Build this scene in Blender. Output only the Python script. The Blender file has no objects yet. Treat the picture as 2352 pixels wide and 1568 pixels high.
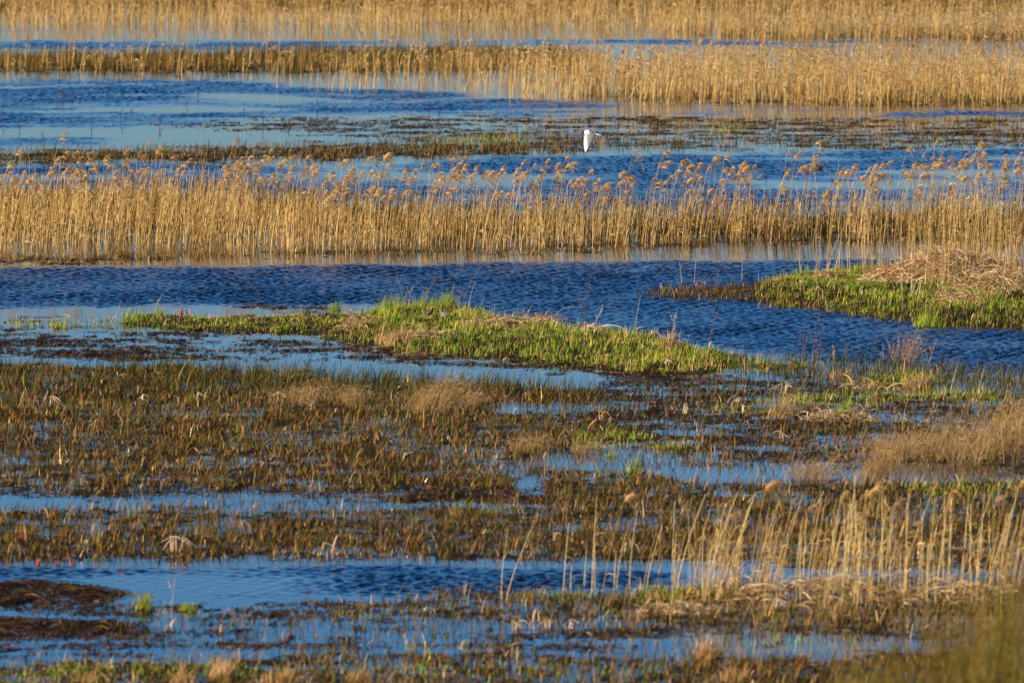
import bpy, math
import numpy as np
from mathutils import Vector

SC = bpy.context.scene
COL = SC.collection
R = math.radians

# ---------------------------------------------------------------- camera
H_CAM = 12.2
PITCH = math.atan((784 + 647) / 19600.0)
cam_d = bpy.data.cameras.new("camera")
cam_d.lens = 300.0
cam_d.sensor_width = 36.0
cam_d.clip_start = 1.0
cam_d.clip_end = 6000.0
cam_d.dof.use_dof = True
cam_d.dof.focus_distance = 183.0
cam_d.dof.aperture_fstop = 3.3
cam = bpy.data.objects.new("camera", cam_d)
cam.location = (0, 0, H_CAM)
cam.rotation_euler = (R(90) - PITCH, 0, 0)
COL.objects.link(cam)
SC.camera = cam

# ---------------------------------------------------------------- light
SUN_EL = R(17)
SUN_AZ = R(232)            # compass style, 0 = +Y, clockwise
sd = Vector((math.sin(SUN_AZ) * math.cos(SUN_EL), math.cos(SUN_AZ) * math.cos(SUN_EL), math.sin(SUN_EL)))
world = bpy.data.worlds.new("World")
SC.world = world
world.use_nodes = True
nt = world.node_tree
nt.nodes.clear()
wo = nt.nodes.new('ShaderNodeOutputWorld')
bg = nt.nodes.new('ShaderNodeBackground')
sky = nt.nodes.new('ShaderNodeTexSky')
sky.sky_type = 'NISHITA'
sky.sun_disc = False
sky.sun_elevation = SUN_EL
sky.sun_rotation = SUN_AZ
sky.altitude = 0
sky.air_density = 1.0
sky.dust_density = 0.8
sky.ozone_density = 3.5
tint = nt.nodes.new('ShaderNodeVectorMath')
tint.operation = 'MULTIPLY'
tint.inputs[1].default_value = (0.275, 0.30, 0.36)
gam = nt.nodes.new('ShaderNodeGamma')
gam.inputs[1].default_value = 1.35
bg.inputs[1].default_value = 0.155
nt.links.new(sky.outputs[0], tint.inputs[0])
nt.links.new(tint.outputs[0], gam.inputs[0])
# pale horizon band, deep blue above (clear evening sky opposite the sun)
tc = nt.nodes.new('ShaderNodeTexCoord')
sx = nt.nodes.new('ShaderNodeSeparateXYZ')
rmp = nt.nodes.new('ShaderNodeValToRGB')
el = rmp.color_ramp.elements
el[0].position = 0.0; el[0].color = (.76, .73, .76, 1)
el[1].position = 1.0; el[1].color = (.08, .16, .27, 1)
for p_, c_ in ((.08, (.58, .69, .76)), (.20, (.16, .54, .68)), (.42, (.05, .30, .41))):
    e_ = el.new(p_); e_.color = c_ + (1,)
mlt = nt.nodes.new('ShaderNodeVectorMath')
mlt.operation = 'MULTIPLY'
sc2 = nt.nodes.new('ShaderNodeVectorMath')
sc2.operation = 'SCALE'
sc2.inputs['Scale'].default_value = 2.0
nt.links.new(tc.outputs['Generated'], sx.inputs[0])
nt.links.new(sx.outputs['Z'], rmp.inputs[0])
nt.links.new(gam.outputs[0], mlt.inputs[0])
nt.links.new(rmp.outputs[0], mlt.inputs[1])
nt.links.new(mlt.outputs[0], sc2.inputs[0])
nt.links.new(sc2.outputs[0], bg.inputs[0])
nt.links.new(bg.outputs[0], wo.inputs[0])
sun_d = bpy.data.lights.new("sun", 'SUN')
sun_d.energy = 5.0
sun_d.angle = R(0.5)
sun_d.color = (1.0, 0.81, 0.57)
sun = bpy.data.objects.new("sun", sun_d)
sun.rotation_euler = sd.to_track_quat('Z', 'Y').to_euler()
sun.location = (-60, -40, 60)
COL.objects.link(sun)
SC.view_settings.view_transform = 'Standard'
SC.view_settings.look = 'None'
SC.view_settings.exposure = 0.5
SC.view_settings.gamma = 1.0

# ---------------------------------------------------------------- helpers
rng = np.random.default_rng(7)
CP, SP = math.cos(PITCH), math.sin(PITCH)
F = 19600.0


def ground_at(vx, vy, z=0.0):
    """photo position (2352 wide) -> point of the marsh plane"""
    a = (np.asarray(vx, float) - 1176) / F
    b = -(np.asarray(vy, float) - 784) / F
    dy = CP + b * SP
    dz = -SP + b * CP
    t = (z - H_CAM) / dz
    return a * t, dy * t


def view_of(X, Y, Z=0.0):
    h = Z - H_CAM
    d = Y * CP - h * SP
    u = Y * SP + h * CP
    return 1176 + F * X / d, 784 - F * u / d


def _hash(ix, iy, seed):
    n = (ix.astype(np.int64) * 374761393 + iy.astype(np.int64) * 668265263 + seed * 974711) & 0x7fffffff
    n = ((n ^ (n >> 13)) * 1274126177) & 0x7fffffff
    n = n ^ (n >> 16)
    return (n & 0xffff) / 65535.0


def vnoise(x, y, seed):
    ix = np.floor(x); iy = np.floor(y)
    fx = x - ix; fy = y - iy
    fx = fx * fx * (3 - 2 * fx); fy = fy * fy * (3 - 2 * fy)
    a = _hash(ix, iy, seed); b = _hash(ix + 1, iy, seed)
    c = _hash(ix, iy + 1, seed); d = _hash(ix + 1, iy + 1, seed)
    return a + (b - a) * fx + (c - a) * fy + (a - b - c + d) * fx * fy


def fbm(x, y, seed, octv=4):
    s = 0; a = 0.5; t = 0
    for k in range(octv):
        s = s + a * vnoise(x * 2 ** k + 17.3 * k, y * 2 ** k - 9.1 * k, seed + k); t += a; a *= 0.55
    return s / t


def sstep(a, b, x):
    t = np.clip((x - a) / (b - a), 0, 1)
    return t * t * (3 - 2 * t)


RS = 4.0
RX0, RY0 = -400, -400
RW, RH = int((2352 + 800) / RS), int((1568 + 800) / RS)
_gx, _gy = np.meshgrid(RX0 + (np.arange(RW) + .5) * RS, RY0 + (np.arange(RH) + .5) * RS)


def poly(img, pts, val=1.0):
    p = np.array(pts, float)
    # polygons that touch a photo edge run on beyond it
    p[:, 0] = np.where(p[:, 0] <= 0, -400, np.where(p[:, 0] >= 2352, 2752, p[:, 0]))
    p[:, 1] = np.where(p[:, 1] >= 1568, 1968, p[:, 1])
    ins = np.zeros(_gx.shape, bool)
    n = len(p)
    j = n - 1
    for i in range(n):
        xi, yi = p[i]; xj, yj = p[j]
        if yi != yj:
            c = ((yi > _gy) != (yj > _gy)) & (_gx < (xj - xi) * (_gy - yi) / (yj - yi) + xi)
            ins ^= c
        j = i
    img[ins] = np.maximum(img[ins], val) if val > 0 else 0
    return img


def ell(img, cx, cy, rx, ry, val=1.0):
    d = ((_gx - cx) / rx) ** 2 + ((_gy - cy) / ry) ** 2
    np.maximum(img, val * np.clip(1.6 * (1 - d), 0, 1), out=img)


def blur(img, rx, ry):
    for ax, r in ((1, rx), (0, ry)):
        r = max(1, int(round(r / RS)))
        k = np.hanning(2 * r + 3)[1:-1]; k /= k.sum()
        out = np.zeros_like(img)
        pad = [(0, 0), (0, 0)]; pad[ax] = (r, r)
        q = np.pad(img, pad, mode='edge')
        for i, w in enumerate(k):
            out += w * (q[:, i:i + img.shape[1]] if ax else q[i:i + img.shape[0], :])
        img = out
    return img


def new():
    return np.zeros(_gx.shape)


def look(img, X, Y, warp=1.0):
    vx, vy = view_of(X, Y)
    vx = vx + warp * 70 * (fbm(X * .45, Y * .3, 901, 3) - .5)
    vy = vy + warp * (16 * (fbm(X * .8, Y * .35, 902, 4) - .5) + 18 * (fbm(X * 1.9, Y * .9, 903, 3) - .5))
    fx = np.clip((vx - RX0) / RS - .5, 0, RW - 1.001); fy = np.clip((vy - RY0) / RS - .5, 0, RH - 1.001)
    ix = fx.astype(int); iy = fy.astype(int); fx = fx - ix; fy = fy - iy
    return (img[iy, ix] * (1 - fx) + img[iy, ix + 1] * fx) * (1 - fy) + (img[iy + 1, ix] * (1 - fx) + img[iy + 1, ix + 1] * fx) * fy


# ---------------------------------------------------------------- where things grow (plan of the marsh)
M = {}
m = new()     # wind ripples on open water
poly(m, [(0, 66), (150, 70), (0, 77)], .8)
poly(m, [(0, 93), (700, 96), (1400, 92), (2352, 100), (2352, 110), (1400, 109), (700, 112), (0, 114)], .9)
poly(m, [(0, 186), (500, 182), (700, 200), (1000, 208), (1300, 230), (1700, 240), (2100, 246), (2352, 258), (2352, 266), (1800, 272), (1400, 270), (1100, 265), (700, 264), (500, 285), (300, 290), (0, 300)], .95)
poly(m, [(0, 312), (280, 318), (220, 335), (0, 345)], .8)
poly(m, [(0, 380), (400, 374), (800, 388), (1150, 362), (1700, 354), (2000, 343), (2352, 341), (2352, 480), (1700, 490), (1150, 480), (800, 460), (300, 430), (0, 420)], 1)
poly(m, [(0, 617), (600, 610), (1200, 604), (1650, 600), (2352, 592), (2352, 872), (2200, 856), (1900, 826), (1750, 812), (1600, 792), (1400, 760), (1200, 738), (1050, 712), (950, 702), (700, 700), (300, 702), (0, 716)], 1)
poly(m, [(350, 1142), (1000, 1136), (1100, 1148), (800, 1156), (400, 1154)], .5)
poly(m, [(0, 1304), (500, 1300), (1000, 1302), (1550, 1314), (1550, 1345), (1000, 1366), (500, 1370), (250, 1345), (0, 1335)], 1)
M['ripple'] = blur(m, 60, 5)

m = new()     # sedge
poly(m, [(0, 838), (300, 840), (700, 858), (1000, 878), (1250, 890), (1500, 905), (1500, 915), (1140, 925), (1120, 942), (1250, 968), (1480, 985), (1480, 1005), (1300, 1015), (1300, 1040), (1200, 1060), (1180, 1126), (0, 1134)], 1)
poly(m, [(1500, 890), (2352, 915), (2352, 1100), (1700, 1080), (1250, 1060), (1150, 960), (1150, 945)], .46)
poly(m, [(250, 1402), (1700, 1402), (1700, 1490), (250, 1480)], .36)
poly(m, [(1300, 1005), (1560, 1015), (1640, 1040), (1450, 1055), (1250, 1040)], .6)
poly(m, [(1200, 1075), (1480, 1085), (1600, 1108), (2352, 1112), (2352, 1320), (1500, 1292), (1200, 1290), (600, 1285), (0, 1288), (0, 1166), (1250, 1168), (1250, 1125)], 1)
poly(m, [(300, 1150), (1300, 1140), (1300, 1168), (300, 1168)], .35)
poly(m, [(750, 1390), (1000, 1362), (1500, 1362), (1700, 1330), (2352, 1320), (2352, 1490), (1700, 1460), (1000, 1425)], .8)
poly(m, [(0, 1545), (300, 1520), (800, 1500), (1200, 1496), (1600, 1515), (2352, 1480), (2352, 1568), (0, 1568)], 1)
poly(m, [(0, 352), (300, 343), (700, 334), (1150, 334), (1400, 345), (1300, 352), (900, 362), (500, 370), (100, 374), (0, 382)], .95)
poly(m, [(850, 314), (1200, 303), (1350, 312), (1700, 322), (2352, 293), (2352, 333), (1800, 335), (1500, 345), (1000, 332)], .5)
poly(m, [(1300, 272), (2352, 267), (2352, 293), (1400, 302)], .2)
poly(m, [(0, 130), (400, 124), (700, 118), (1300, 118), (1400, 140), (1300, 155), (900, 163), (500, 165), (0, 165)], 1)
poly(m, [(0, 430), (500, 450), (1000, 480), (1000, 555), (500, 520), (0, 540)], .8)
poly(m, [(1000, 490), (1750, 498), (2200, 488), (2352, 485), (2352, 545), (1700, 545), (1000, 550)], .8)
poly(m, [(0, 588), (450, 582), (700, 574), (1200, 568), (1700, 550), (2352, 538), (2352, 548), (1700, 562), (1200, 580), (700, 586), (400, 594), (0, 600)], .75)
poly(m, [(1480, 668), (1600, 655), (1750, 660), (1900, 700), (2150, 730), (2352, 740), (2352, 775), (2150, 752), (1900, 718), (1700, 692), (1500, 682)], .9)
poly(m, [(1650, 815), (1800, 815), (2100, 840), (2352, 880), (2352, 925), (2000, 890), (1800, 870), (1650, 850)], .55)
poly(m, [(0, 183), (500, 180), (500, 188), (0, 190)], .3)
poly(m, [(1500, 200), (2352, 215), (2352, 246), (1800, 242), (1300, 226)], .5)
poly(m, [(0, 24), (700, 20), (1300, 28), (2352, 30), (2352, -300), (0, -300)], .8)
poly(m, [(1500, 62), (2352, 72), (2352, 92), (1700, 88)], .5)
poly(m, [(1400, 200), (2352, 205), (2352, 240), (1500, 232)], .6)
M['sedge'] = blur(m, 20, 4)

m = new()     # fresh green grass
poly(m, [(285, 742), (300, 732), (750, 728), (870, 720), (1040, 724), (1200, 754), (1400, 770), (1560, 796), (1700, 826), (1640, 855), (1500, 854), (1230, 834), (1050, 812), (860, 800), (740, 773), (450, 759)], 1)
poly(m, [(0, 738), (280, 732), (280, 750), (0, 752)], .5)
poly(m, [(1740, 656), (1850, 642), (1950, 632), (2100, 642), (2352, 680), (2352, 757), (2150, 747), (1950, 714), (1770, 694)], 1)
for e in ((1760, 838, 60, 12, .7), (2060, 875, 100, 18, .8), (1700, 945, 60, 12, .6), (1850, 922, 170, 12, .6), (2150, 912, 200, 14, .8), (1400, 1010, 110, 18, .7), (1560, 1028, 50, 12, .5),
          (2230, 1120, 200, 18, .8), (1250, 1372, 130, 16, .6), (1550, 1372, 150, 22, .7), (330, 1392, 36, 8, .9), (430, 1395, 40, 8, .7), (600, 1392, 90, 5, .4), (1050, 1168, 40, 8, .7), (1130, 1170, 40, 6, .6),
          (1100, 322, 140, 8, .4), (560, 300, 90, 5, .3), (1850, 925, 60, 10, .8), (230, 930, 120, 10, .3), (600, 915, 120, 8, .3), (850, 1410, 160, 12, .25), (60, 1560, 110, 20, .6), (200, 1552, 130, 26, .9), (380, 1545, 140, 28, 1), (560, 1548, 130, 24, .8), (720, 1552, 90, 18, .5), (950, 1548, 260, 16, .35), (1350, 1550, 260, 16, .3), (1800, 1480, 250, 20, .25), (1000, 1490, 200, 9, .25), (1650, 295, 80, 6, .3), (2200, 1050, 150, 10, .3)):
    ell(m, *e)
ell(m, 1760, 842, 140, 14, .6)
ell(m, 500, 745, 240, 7, .35)
M['green'] = blur(m, 14, 3)

m = new()     # reed bed
poly(m, [(0, 520), (200, 512), (500, 512), (800, 535), (1200, 538), (1900, 520), (2352, 490), (2352, 536), (1700, 552), (1200, 572), (700, 580), (450, 570), (0, 574)], 1)
M['reed_mid'] = blur(m, 16, 3)
m = new()
poly(m, [(1150, 217), (1300, 208), (1800, 206), (2352, 212), (2352, 240), (1800, 238), (1300, 226)], 1)
poly(m, [(600, 205), (1000, 192), (1300, 196), (1200, 212), (750, 212)], .15)
poly(m, [(1200, 150), (1800, 150), (2352, 165), (2352, 210), (1800, 208), (1400, 182)], .5)
poly(m, [(700, 160), (1300, 150), (1400, 178), (1100, 172), (700, 170)], .55)
poly(m, [(0, 150), (700, 150), (700, 168), (0, 168)], .16)
poly(m, [(1300, 60), (1700, 66), (2352, 70), (2352, 94), (1700, 90)], .7)
poly(m, [(1700, 20), (2352, 30), (2352, 60), (1500, 50)], .35)
poly(m, [(0, 40), (600, 36), (600, 60), (0, 62)], .5)
poly(m, [(500, 50), (1300, 30), (1300, 56), (700, 68)], .65)
poly(m, [(1200, 30), (1600, 30), (1600, 64), (1200, 58)], .45)
poly(m, [(0, 18), (700, 12), (2352, 2), (2352, -300), (0, -300)], .9)
M['reed_far'] = blur(m, 40, 4)

m = new()     # floating weed and peat mats
poly(m, [(0, 762), (500, 757), (900, 805), (1500, 852), (1750, 872), (1600, 890), (1200, 852), (700, 825), (0, 822)], .6)
poly(m, [(0, 1332), (180, 1337), (310, 1362), (250, 1382), (0, 1395)], 1.1)
poly(m, [(0, 1118), (1300, 1120), (1300, 1165), (900, 1150), (0, 1136)], .45)
poly(m, [(0, 1415), (250, 1422), (330, 1440), (300, 1460), (0, 1468)], 1.1)
poly(m, [(1000, 1135), (1400, 1130), (1400, 1160), (850, 1154)], .9)
poly(m, [(300, 1425), (900, 1408), (1500, 1425), (1700, 1470), (1500, 1485), (800, 1495), (350, 1470)], .42)
poly(m, [(400, 1385), (800, 1380), (800, 1405), (350, 1408)], .5)
poly(m, [(1450, 862), (2352, 925), (2352, 1072), (1600, 1060), (1150, 962)], .58)
poly(m, [(1350, 268), (2352, 268), (2352, 335), (1300, 345), (1000, 330), (600, 304), (300, 292), (600, 268), (1100, 268)], .4)
poly(m, [(0, 600), (400, 596), (400, 604), (0, 606)], .5)
poly(m, [(550, 700), (760, 700), (760, 712), (550, 712)], .7)
np.maximum(m, .52 * M['sedge'], out=m)
np.maximum(m, .8 * M['green'], out=m)
M['mat'] = blur(m, 24, 4)

poly(m, [(0, 1385), (700, 1385), (1000, 1400), (900, 1440), (330, 1420)], .6)
poly(m, [(0, 1465), (900, 1430), (1500, 1440), (1500, 1490), (700, 1500), (0, 1520)], .55)
M['float'] = blur(m, 24, 4)
m = new()
poly(m, [(0, 1332), (180, 1337), (310, 1362), (250, 1382), (0, 1395)], .50)
poly(m, [(0, 1415), (250, 1422), (330, 1440), (300, 1460), (0, 1468)], .50)
poly(m, [(1000, 1135), (1400, 1130), (1400, 1160), (850, 1154)], .5)
np.maximum(m, .50 * M['sedge'], out=m)
np.maximum(m, .8 * M['green'], out=m)
np.maximum(m, .62 * M['mat'], out=m)
M['mat'] = blur(m, 24, 4)
m = new()     # firm banks
poly(m, [(285, 738), (330, 722), (750, 722), (870, 715), (1040, 716), (1200, 748), (1400, 764), (1560, 790), (1690, 820), (1640, 846), (1500, 844), (1230, 824), (1050, 801), (860, 788), (740, 764), (450, 748)], .055)
poly(m, [(860, 775), (900, 730), (1040, 725), (1250, 760), (1500, 790), (1560, 825), (1250, 815), (1050, 795)], .15)
poly(m, [(1740, 670), (1850, 650), (1950, 636), (2100, 630), (2352, 625), (2352, 760), (2150, 742), (1950, 706), (1770, 688)], .2)
poly(m, [(2020, 690), (2080, 640), (2352, 630), (2352, 715), (2150, 712)], .32)
M['bank'] = blur(m, 30, 9)


def ground_n(X, Y):
    return .4 * fbm(X * 1.1, Y * .5, 31, 4) + .6 * (fbm(X * 4.2, Y * 2.0, 33, 4) * 1.15 - .075)


def ground_z(X, Y):
    mt = look(M['mat'], X, Y)
    n = ground_n(X, Y)
    z = -0.30 + 0.28 * sstep(.05, .35, mt)
    z = z + 0.11 * (mt * 0.72 + (n - .5) * 1.5 - .24) * sstep(.1, .4, mt)
    z = np.minimum(z, 0.03 + .02 * n)
    b = look(M['bank'], X, Y, .5)
    z = z + b * (1 + .5 * (fbm(X * 2.1, Y * 2.1, 32, 3) - .5)) * 1.15
    # grassy bank close to the viewpoint
    d2 = ((X - 6.3) / 4.9) ** 2 + (np.minimum(Y - 84, 0) / 40 + np.maximum(Y - 84, 0) / 8) ** 2
    return z + 2.95 * np.exp(-d2 * 1.0)


# ---------------------------------------------------------------- mesh building
def make_mesh(name, V, Q, C=None, smooth=False, cols=None):
    me = bpy.data.meshes.new(name)
    V = np.asarray(V, np.float32); Q = np.asarray(Q, np.int32)
    k = Q.shape[1]
    me.vertices.add(len(V)); me.vertices.foreach_set('co', V.ravel())
    me.loops.add(Q.size); me.loops.foreach_set('vertex_index', Q.ravel())
    me.polygons.add(len(Q))
    me.polygons.foreach_set('loop_start', np.arange(0, Q.size, k, dtype=np.int32))
    me.polygons.foreach_set('loop_total', np.full(len(Q), k, np.int32))
    if smooth:
        me.polygons.foreach_set('use_smooth', np.ones(len(Q), bool))
    me.update(calc_edges=True)
    if C is not None:
        a = me.color_attributes.new('Col', 'FLOAT_COLOR', 'POINT')
        C = np.asarray(C, np.float32)
        if C.shape[1] == 3:
            C = np.concatenate([C, np.ones((len(C), 1), np.float32)], 1)
        a.data.foreach_set('color', C.ravel())
    for nm, arr in (cols or {}).items():
        a = me.attributes.new(nm, 'FLOAT', 'POINT')
        a.data.foreach_set('value', np.asarray(arr, np.float32))
    return me


class MB:
    """collects strands (ribbons and thin tubes) for one mesh"""
    def __init__(s):
        s.V = []; s.Q = []; s.C = []; s.n = 0

    def _add(s, V, Q, C):
        s.V.append(V.reshape(-1, 3)); s.Q.append((Q + s.n).reshape(-1, 4)); s.C.append(C.reshape(-1, 3)); s.n += V.reshape(-1, 3).shape[0]

    def ribbon(s, P, W, side, C, tipc=None):
        """P (n,k,3) centre lines, W (n,k) widths, side (n,3), C (n,3)"""
        n, k, _ = P.shape
        o = side[:, None, :] * W[:, :, None] * .5
        V = np.stack([P - o, P + o], 2)
        b = (np.arange(n) * k * 2)[:, None]
        j = np.arange(k - 1)[None, :] * 2
        Q = np.stack([b + j, b + j + 1, b + j + 3, b + j + 2], -1)
        CC = np.broadcast_to(C[:, None, None, :], V.shape).copy()
        if tipc is not None:
            t = np.linspace(0, 1, k)[None, :, None, None]
            CC = CC * (1 - t) + tipc[:, None, None, :] * t
        s._add(V, Q, CC)

    def tube(s, P, W, C, sides=3, basec=None):
        n, k, _ = P.shape
        T = np.gradient(P, axis=1)
        T /= np.linalg.norm(T, axis=2, keepdims=True) + 1e-9
        ref = np.zeros_like(T); ref[..., 1] = 1.0
        steep = np.abs(T[..., 1]) > .9
        ref[steep] = (1, 0, 0)
        U = np.cross(T, ref); U /= np.linalg.norm(U, axis=2, keepdims=True) + 1e-9
        Vv = np.cross(T, U)
        a = np.arange(sides) * 2 * np.pi / sides + .4
        V = P[:, :, None, :] + (U[:, :, None, :] * np.cos(a)[:, None] + Vv[:, :, None, :] * np.sin(a)[:, None]) * W[:, :, None, None] * .5
        b = (np.arange(n) * k * sides)[:, None, None]
        j = (np.arange(k - 1) * sides)[None, :, None]
        i = np.arange(sides)[None, None, :]; i2 = (i + 1) % sides
        Q = np.stack([b + j + i, b + j + i2, b + j + sides + i2, b + j + sides + i], -1)
        CC = np.broadcast_to(C[:, None, None, :], V.shape).copy()
        s._add(V, Q, CC)

    def data(s):
        return np.concatenate(s.V), np.concatenate(s.Q), np.concatenate(s.C)

    def mesh(s, name):
        V, Q, C = s.data()
        return make_mesh(name, V, Q, C)


def link(name, me, mat, parent=None):
    o = bpy.data.objects.new(name, me)
    if mat is not None and not me.materials:
        me.materials.append(mat)
    COL.objects.link(o)
    o.parent = parent
    return o


def tag(o, label=None, cat=None, group=None, kind=None):
    if label: o['label'] = label
    if cat: o['category'] = cat
    if group: o['group'] = group
    if kind: o['kind'] = kind
    return o


def empty(name, loc):
    o = bpy.data.objects.new(name, None)
    o.empty_display_size = .1
    o.location = loc
    COL.objects.link(o)
    return o


def mixc(cols, w, n):
    cols = np.array(cols, float); w = np.array(w, float) / sum(w)
    c = cols[rng.choice(len(cols), n, p=w)]
    return c * rng.uniform(.7, 1.3, (n, 1)) * rng.uniform(.92, 1.08, (n, 3))


def blades(mb, X, Y, Z, h, w, C, lean=.25, k=4, wind=.15, tip=.12, curl=1.8, tipc=None):
    """upright leaf blades: flat tapering leaves with a bend"""
    n = len(X)
    az = rng.uniform(0, 2 * np.pi, n)
    L = np.abs(rng.normal(0, lean, n)) * h
    t = np.linspace(0, 1, k)[None, :]
    dx = (np.cos(az) * L + wind * h)[:, None] * t ** curl
    dy = (np.sin(az) * L)[:, None] * t ** curl
    P = np.stack([X[:, None] + dx, Y[:, None] + dy, Z[:, None] + h[:, None] * (t - .12 * (L / h)[:, None] * t ** 3)], -1)
    f = rng.uniform(0, np.pi, n)
    side = np.stack([np.cos(f), np.sin(f), np.zeros(n)], -1)
    W = w[:, None] * (1 - (1 - tip) * t ** 1.6)
    mb.ribbon(P, W, side, C, tipc)


def scatter(density, dmax, y0=100, y1=372, pad=1.5):
    area_w = lambda y: 2 * (.0605 * y + pad)
    A = (.0605 * (y1 ** 2 - y0 ** 2) + 2 * pad * (y1 - y0))
    n = int(A * dmax)
    Y = rng.uniform(y0, y1, n * 2)
    Y = Y[rng.uniform(0, area_w(y1), len(Y)) < area_w(Y)][:n]
    X = rng.uniform(-.5, .5, len(Y)) * area_w(Y)
    keep = rng.uniform(0, 1, len(Y)) < density(X, Y)
    return X[keep], Y[keep]


# ---------------------------------------------------------------- materials
def mat_plant(name, rough=.6, trans=.25, var=.25, scale=9.0, spec=.3):
    mt = bpy.data.materials.new(name); mt.use_nodes = True
    t = mt.node_tree; t.nodes.clear()
    out = t.nodes.new('ShaderNodeOutputMaterial')
    at = t.nodes.new('ShaderNodeAttribute'); at.attribute_name = 'Col'
    ge = t.nodes.new('ShaderNodeNewGeometry')
    no = t.nodes.new('ShaderNodeTexNoise'); no.inputs['Scale'].default_value = scale; no.inputs['Detail'].default_value = 2
    t.links.new(ge.outputs['Position'], no.inputs['Vector'])
    mr = t.nodes.new('ShaderNodeMapRange')
    mr.inputs['From Min'].default_value = .3; mr.inputs['From Max'].default_value = .7
    mr.inputs['To Min'].default_value = 1 - var; mr.inputs['To Max'].default_value = 1 + var
    t.links.new(no.outputs['Fac'], mr.inputs['Value'])
    mul = t.nodes.new('ShaderNodeVectorMath'); mul.operation = 'SCALE'
    t.links.new(at.outputs['Color'], mul.inputs[0]); t.links.new(mr.outputs[0], mul.inputs['Scale'])
    pb = t.nodes.new('ShaderNodeBsdfPrincipled')
    pb.inputs['Roughness'].default_value = rough
    pb.inputs['Specular IOR Level'].default_value = spec
    t.links.new(mul.outputs[0], pb.inputs['Base Color'])
    if trans > 0:
        tr = t.nodes.new('ShaderNodeBsdfTranslucent')
        t.links.new(mul.outputs[0], tr.inputs['Color'])
        mx = t.nodes.new('ShaderNodeMixShader'); mx.inputs[0].default_value = trans
        t.links.new(pb.outputs[0], mx.inputs[1]); t.links.new(tr.outputs[0], mx.inputs[2])
        t.links.new(mx.outputs[0], out.inputs[0])
    else:
        t.links.new(pb.outputs[0], out.inputs[0])
    return mt


MAT_LEAF = mat_plant('leaf', .6, .18, spec=.12)
MAT_DRY = mat_plant('dry_straw', .6, .08, spec=.15)
MAT_PLUME = mat_plant('seed_plume', .8, .3, spec=.1)
MAT_FEATHER = mat_plant('feather', .7, .05, .04, 40, spec=.2)


def mat_water():
    mt = bpy.data.materials.new('water'); mt.use_nodes = True
    t = mt.node_tree; t.nodes.clear()
    out = t.nodes.new('ShaderNodeOutputMaterial')
    pb = t.nodes.new('ShaderNodeBsdfPrincipled')
    pb.inputs['Base Color'].default_value = (.006, .012, .022, 1)
    pb.inputs['IOR'].default_value = 1.333
    at = t.nodes.new('ShaderNodeAttribute'); at.attribute_name = 'ripple'
    mr = t.nodes.new('ShaderNodeMapRange')
    mr.inputs['To Min'].default_value = .02; mr.inputs['To Max'].default_value = .12
    t.links.new(at.outputs['Fac'], mr.inputs['Value']); t.links.new(mr.outputs[0], pb.inputs['Roughness'])
    ge = t.nodes.new('ShaderNodeNewGeometry')
    no = t.nodes.new('ShaderNodeTexNoise'); no.inputs['Scale'].default_value = 7; no.inputs['Detail'].default_value = 3
    t.links.new(ge.outputs['Position'], no.inputs['Vector'])
    m2 = t.nodes.new('ShaderNodeMath'); m2.operation = 'MULTIPLY'
    m3 = t.nodes.new('ShaderNodeMath'); m3.operation = 'MULTIPLY_ADD'; m3.inputs[1].default_value = .97; m3.inputs[2].default_value = .03
    t.links.new(at.outputs['Fac'], m3.inputs[0])
    t.links.new(no.outputs['Fac'], m2.inputs[0]); t.links.new(m3.outputs[0], m2.inputs[1])
    bp = t.nodes.new('ShaderNodeBump'); bp.inputs['Distance'].default_value = .02; bp.inputs['Strength'].default_value = .6
    t.links.new(m2.outputs[0], bp.inputs['Height']); t.links.new(bp.outputs[0], pb.inputs['Normal'])
    t.links.new(pb.outputs[0], out.inputs[0])
    return mt


def mat_ground():
    mt = bpy.data.materials.new('wet_peat'); mt.use_nodes = True
    t = mt.node_tree; t.nodes.clear()
    out = t.nodes.new('ShaderNodeOutputMaterial')
    pb = t.nodes.new('ShaderNodeBsdfPrincipled')
    ge = t.nodes.new('ShaderNodeNewGeometry')
    no = t.nodes.new('ShaderNodeTexNoise'); no.inputs['Scale'].default_value = 6; no.inputs['Detail'].default_value = 6
    t.links.new(ge.outputs['Position'], no.inputs['Vector'])
    cr = t.nodes.new('ShaderNodeValToRGB')
    e = cr.color_ramp.elements
    e[0].position = .3; e[0].color = (.012, .009, .006, 1)
    e[1].position = .75; e[1].color = (.10, .055, .028, 1)
    x = cr.color_ramp.elements.new(.55); x.color = (.035, .022, .012, 1)
    t.links.new(no.outputs['Fac'], cr.inputs['Fac']); t.links.new(cr.outputs[0], pb.inputs['Base Color'])
    bp = t.nodes.new('ShaderNodeBump'); bp.inputs['Distance'].default_value = .03; bp.inputs['Strength'].default_value = .8
    t.links.new(no.outputs['Fac'], bp.inputs['Height']); t.links.new(bp.outputs[0], pb.inputs['Normal'])
    pb.inputs['Roughness'].default_value = .7
    pb.inputs['Specular IOR Level'].default_value = .2
    t.links.new(pb.outputs[0], out.inputs[0])
    return mt


# ---------------------------------------------------------------- water and ground sheets
def fan(nu, rows, half):
    u = np.linspace(-1, 1, nu)
    Y = np.repeat(rows[:, None], nu, 1)
    X = u[None, :] * (half * rows + 3)[:, None]
    nr = len(rows)
    i = np.arange(nr - 1)[:, None] * nu + np.arange(nu - 1)[None, :]
    Q = np.stack([i, i + 1, i + nu + 1, i + nu], -1).reshape(-1, 4)
    return X, Y, Q


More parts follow.
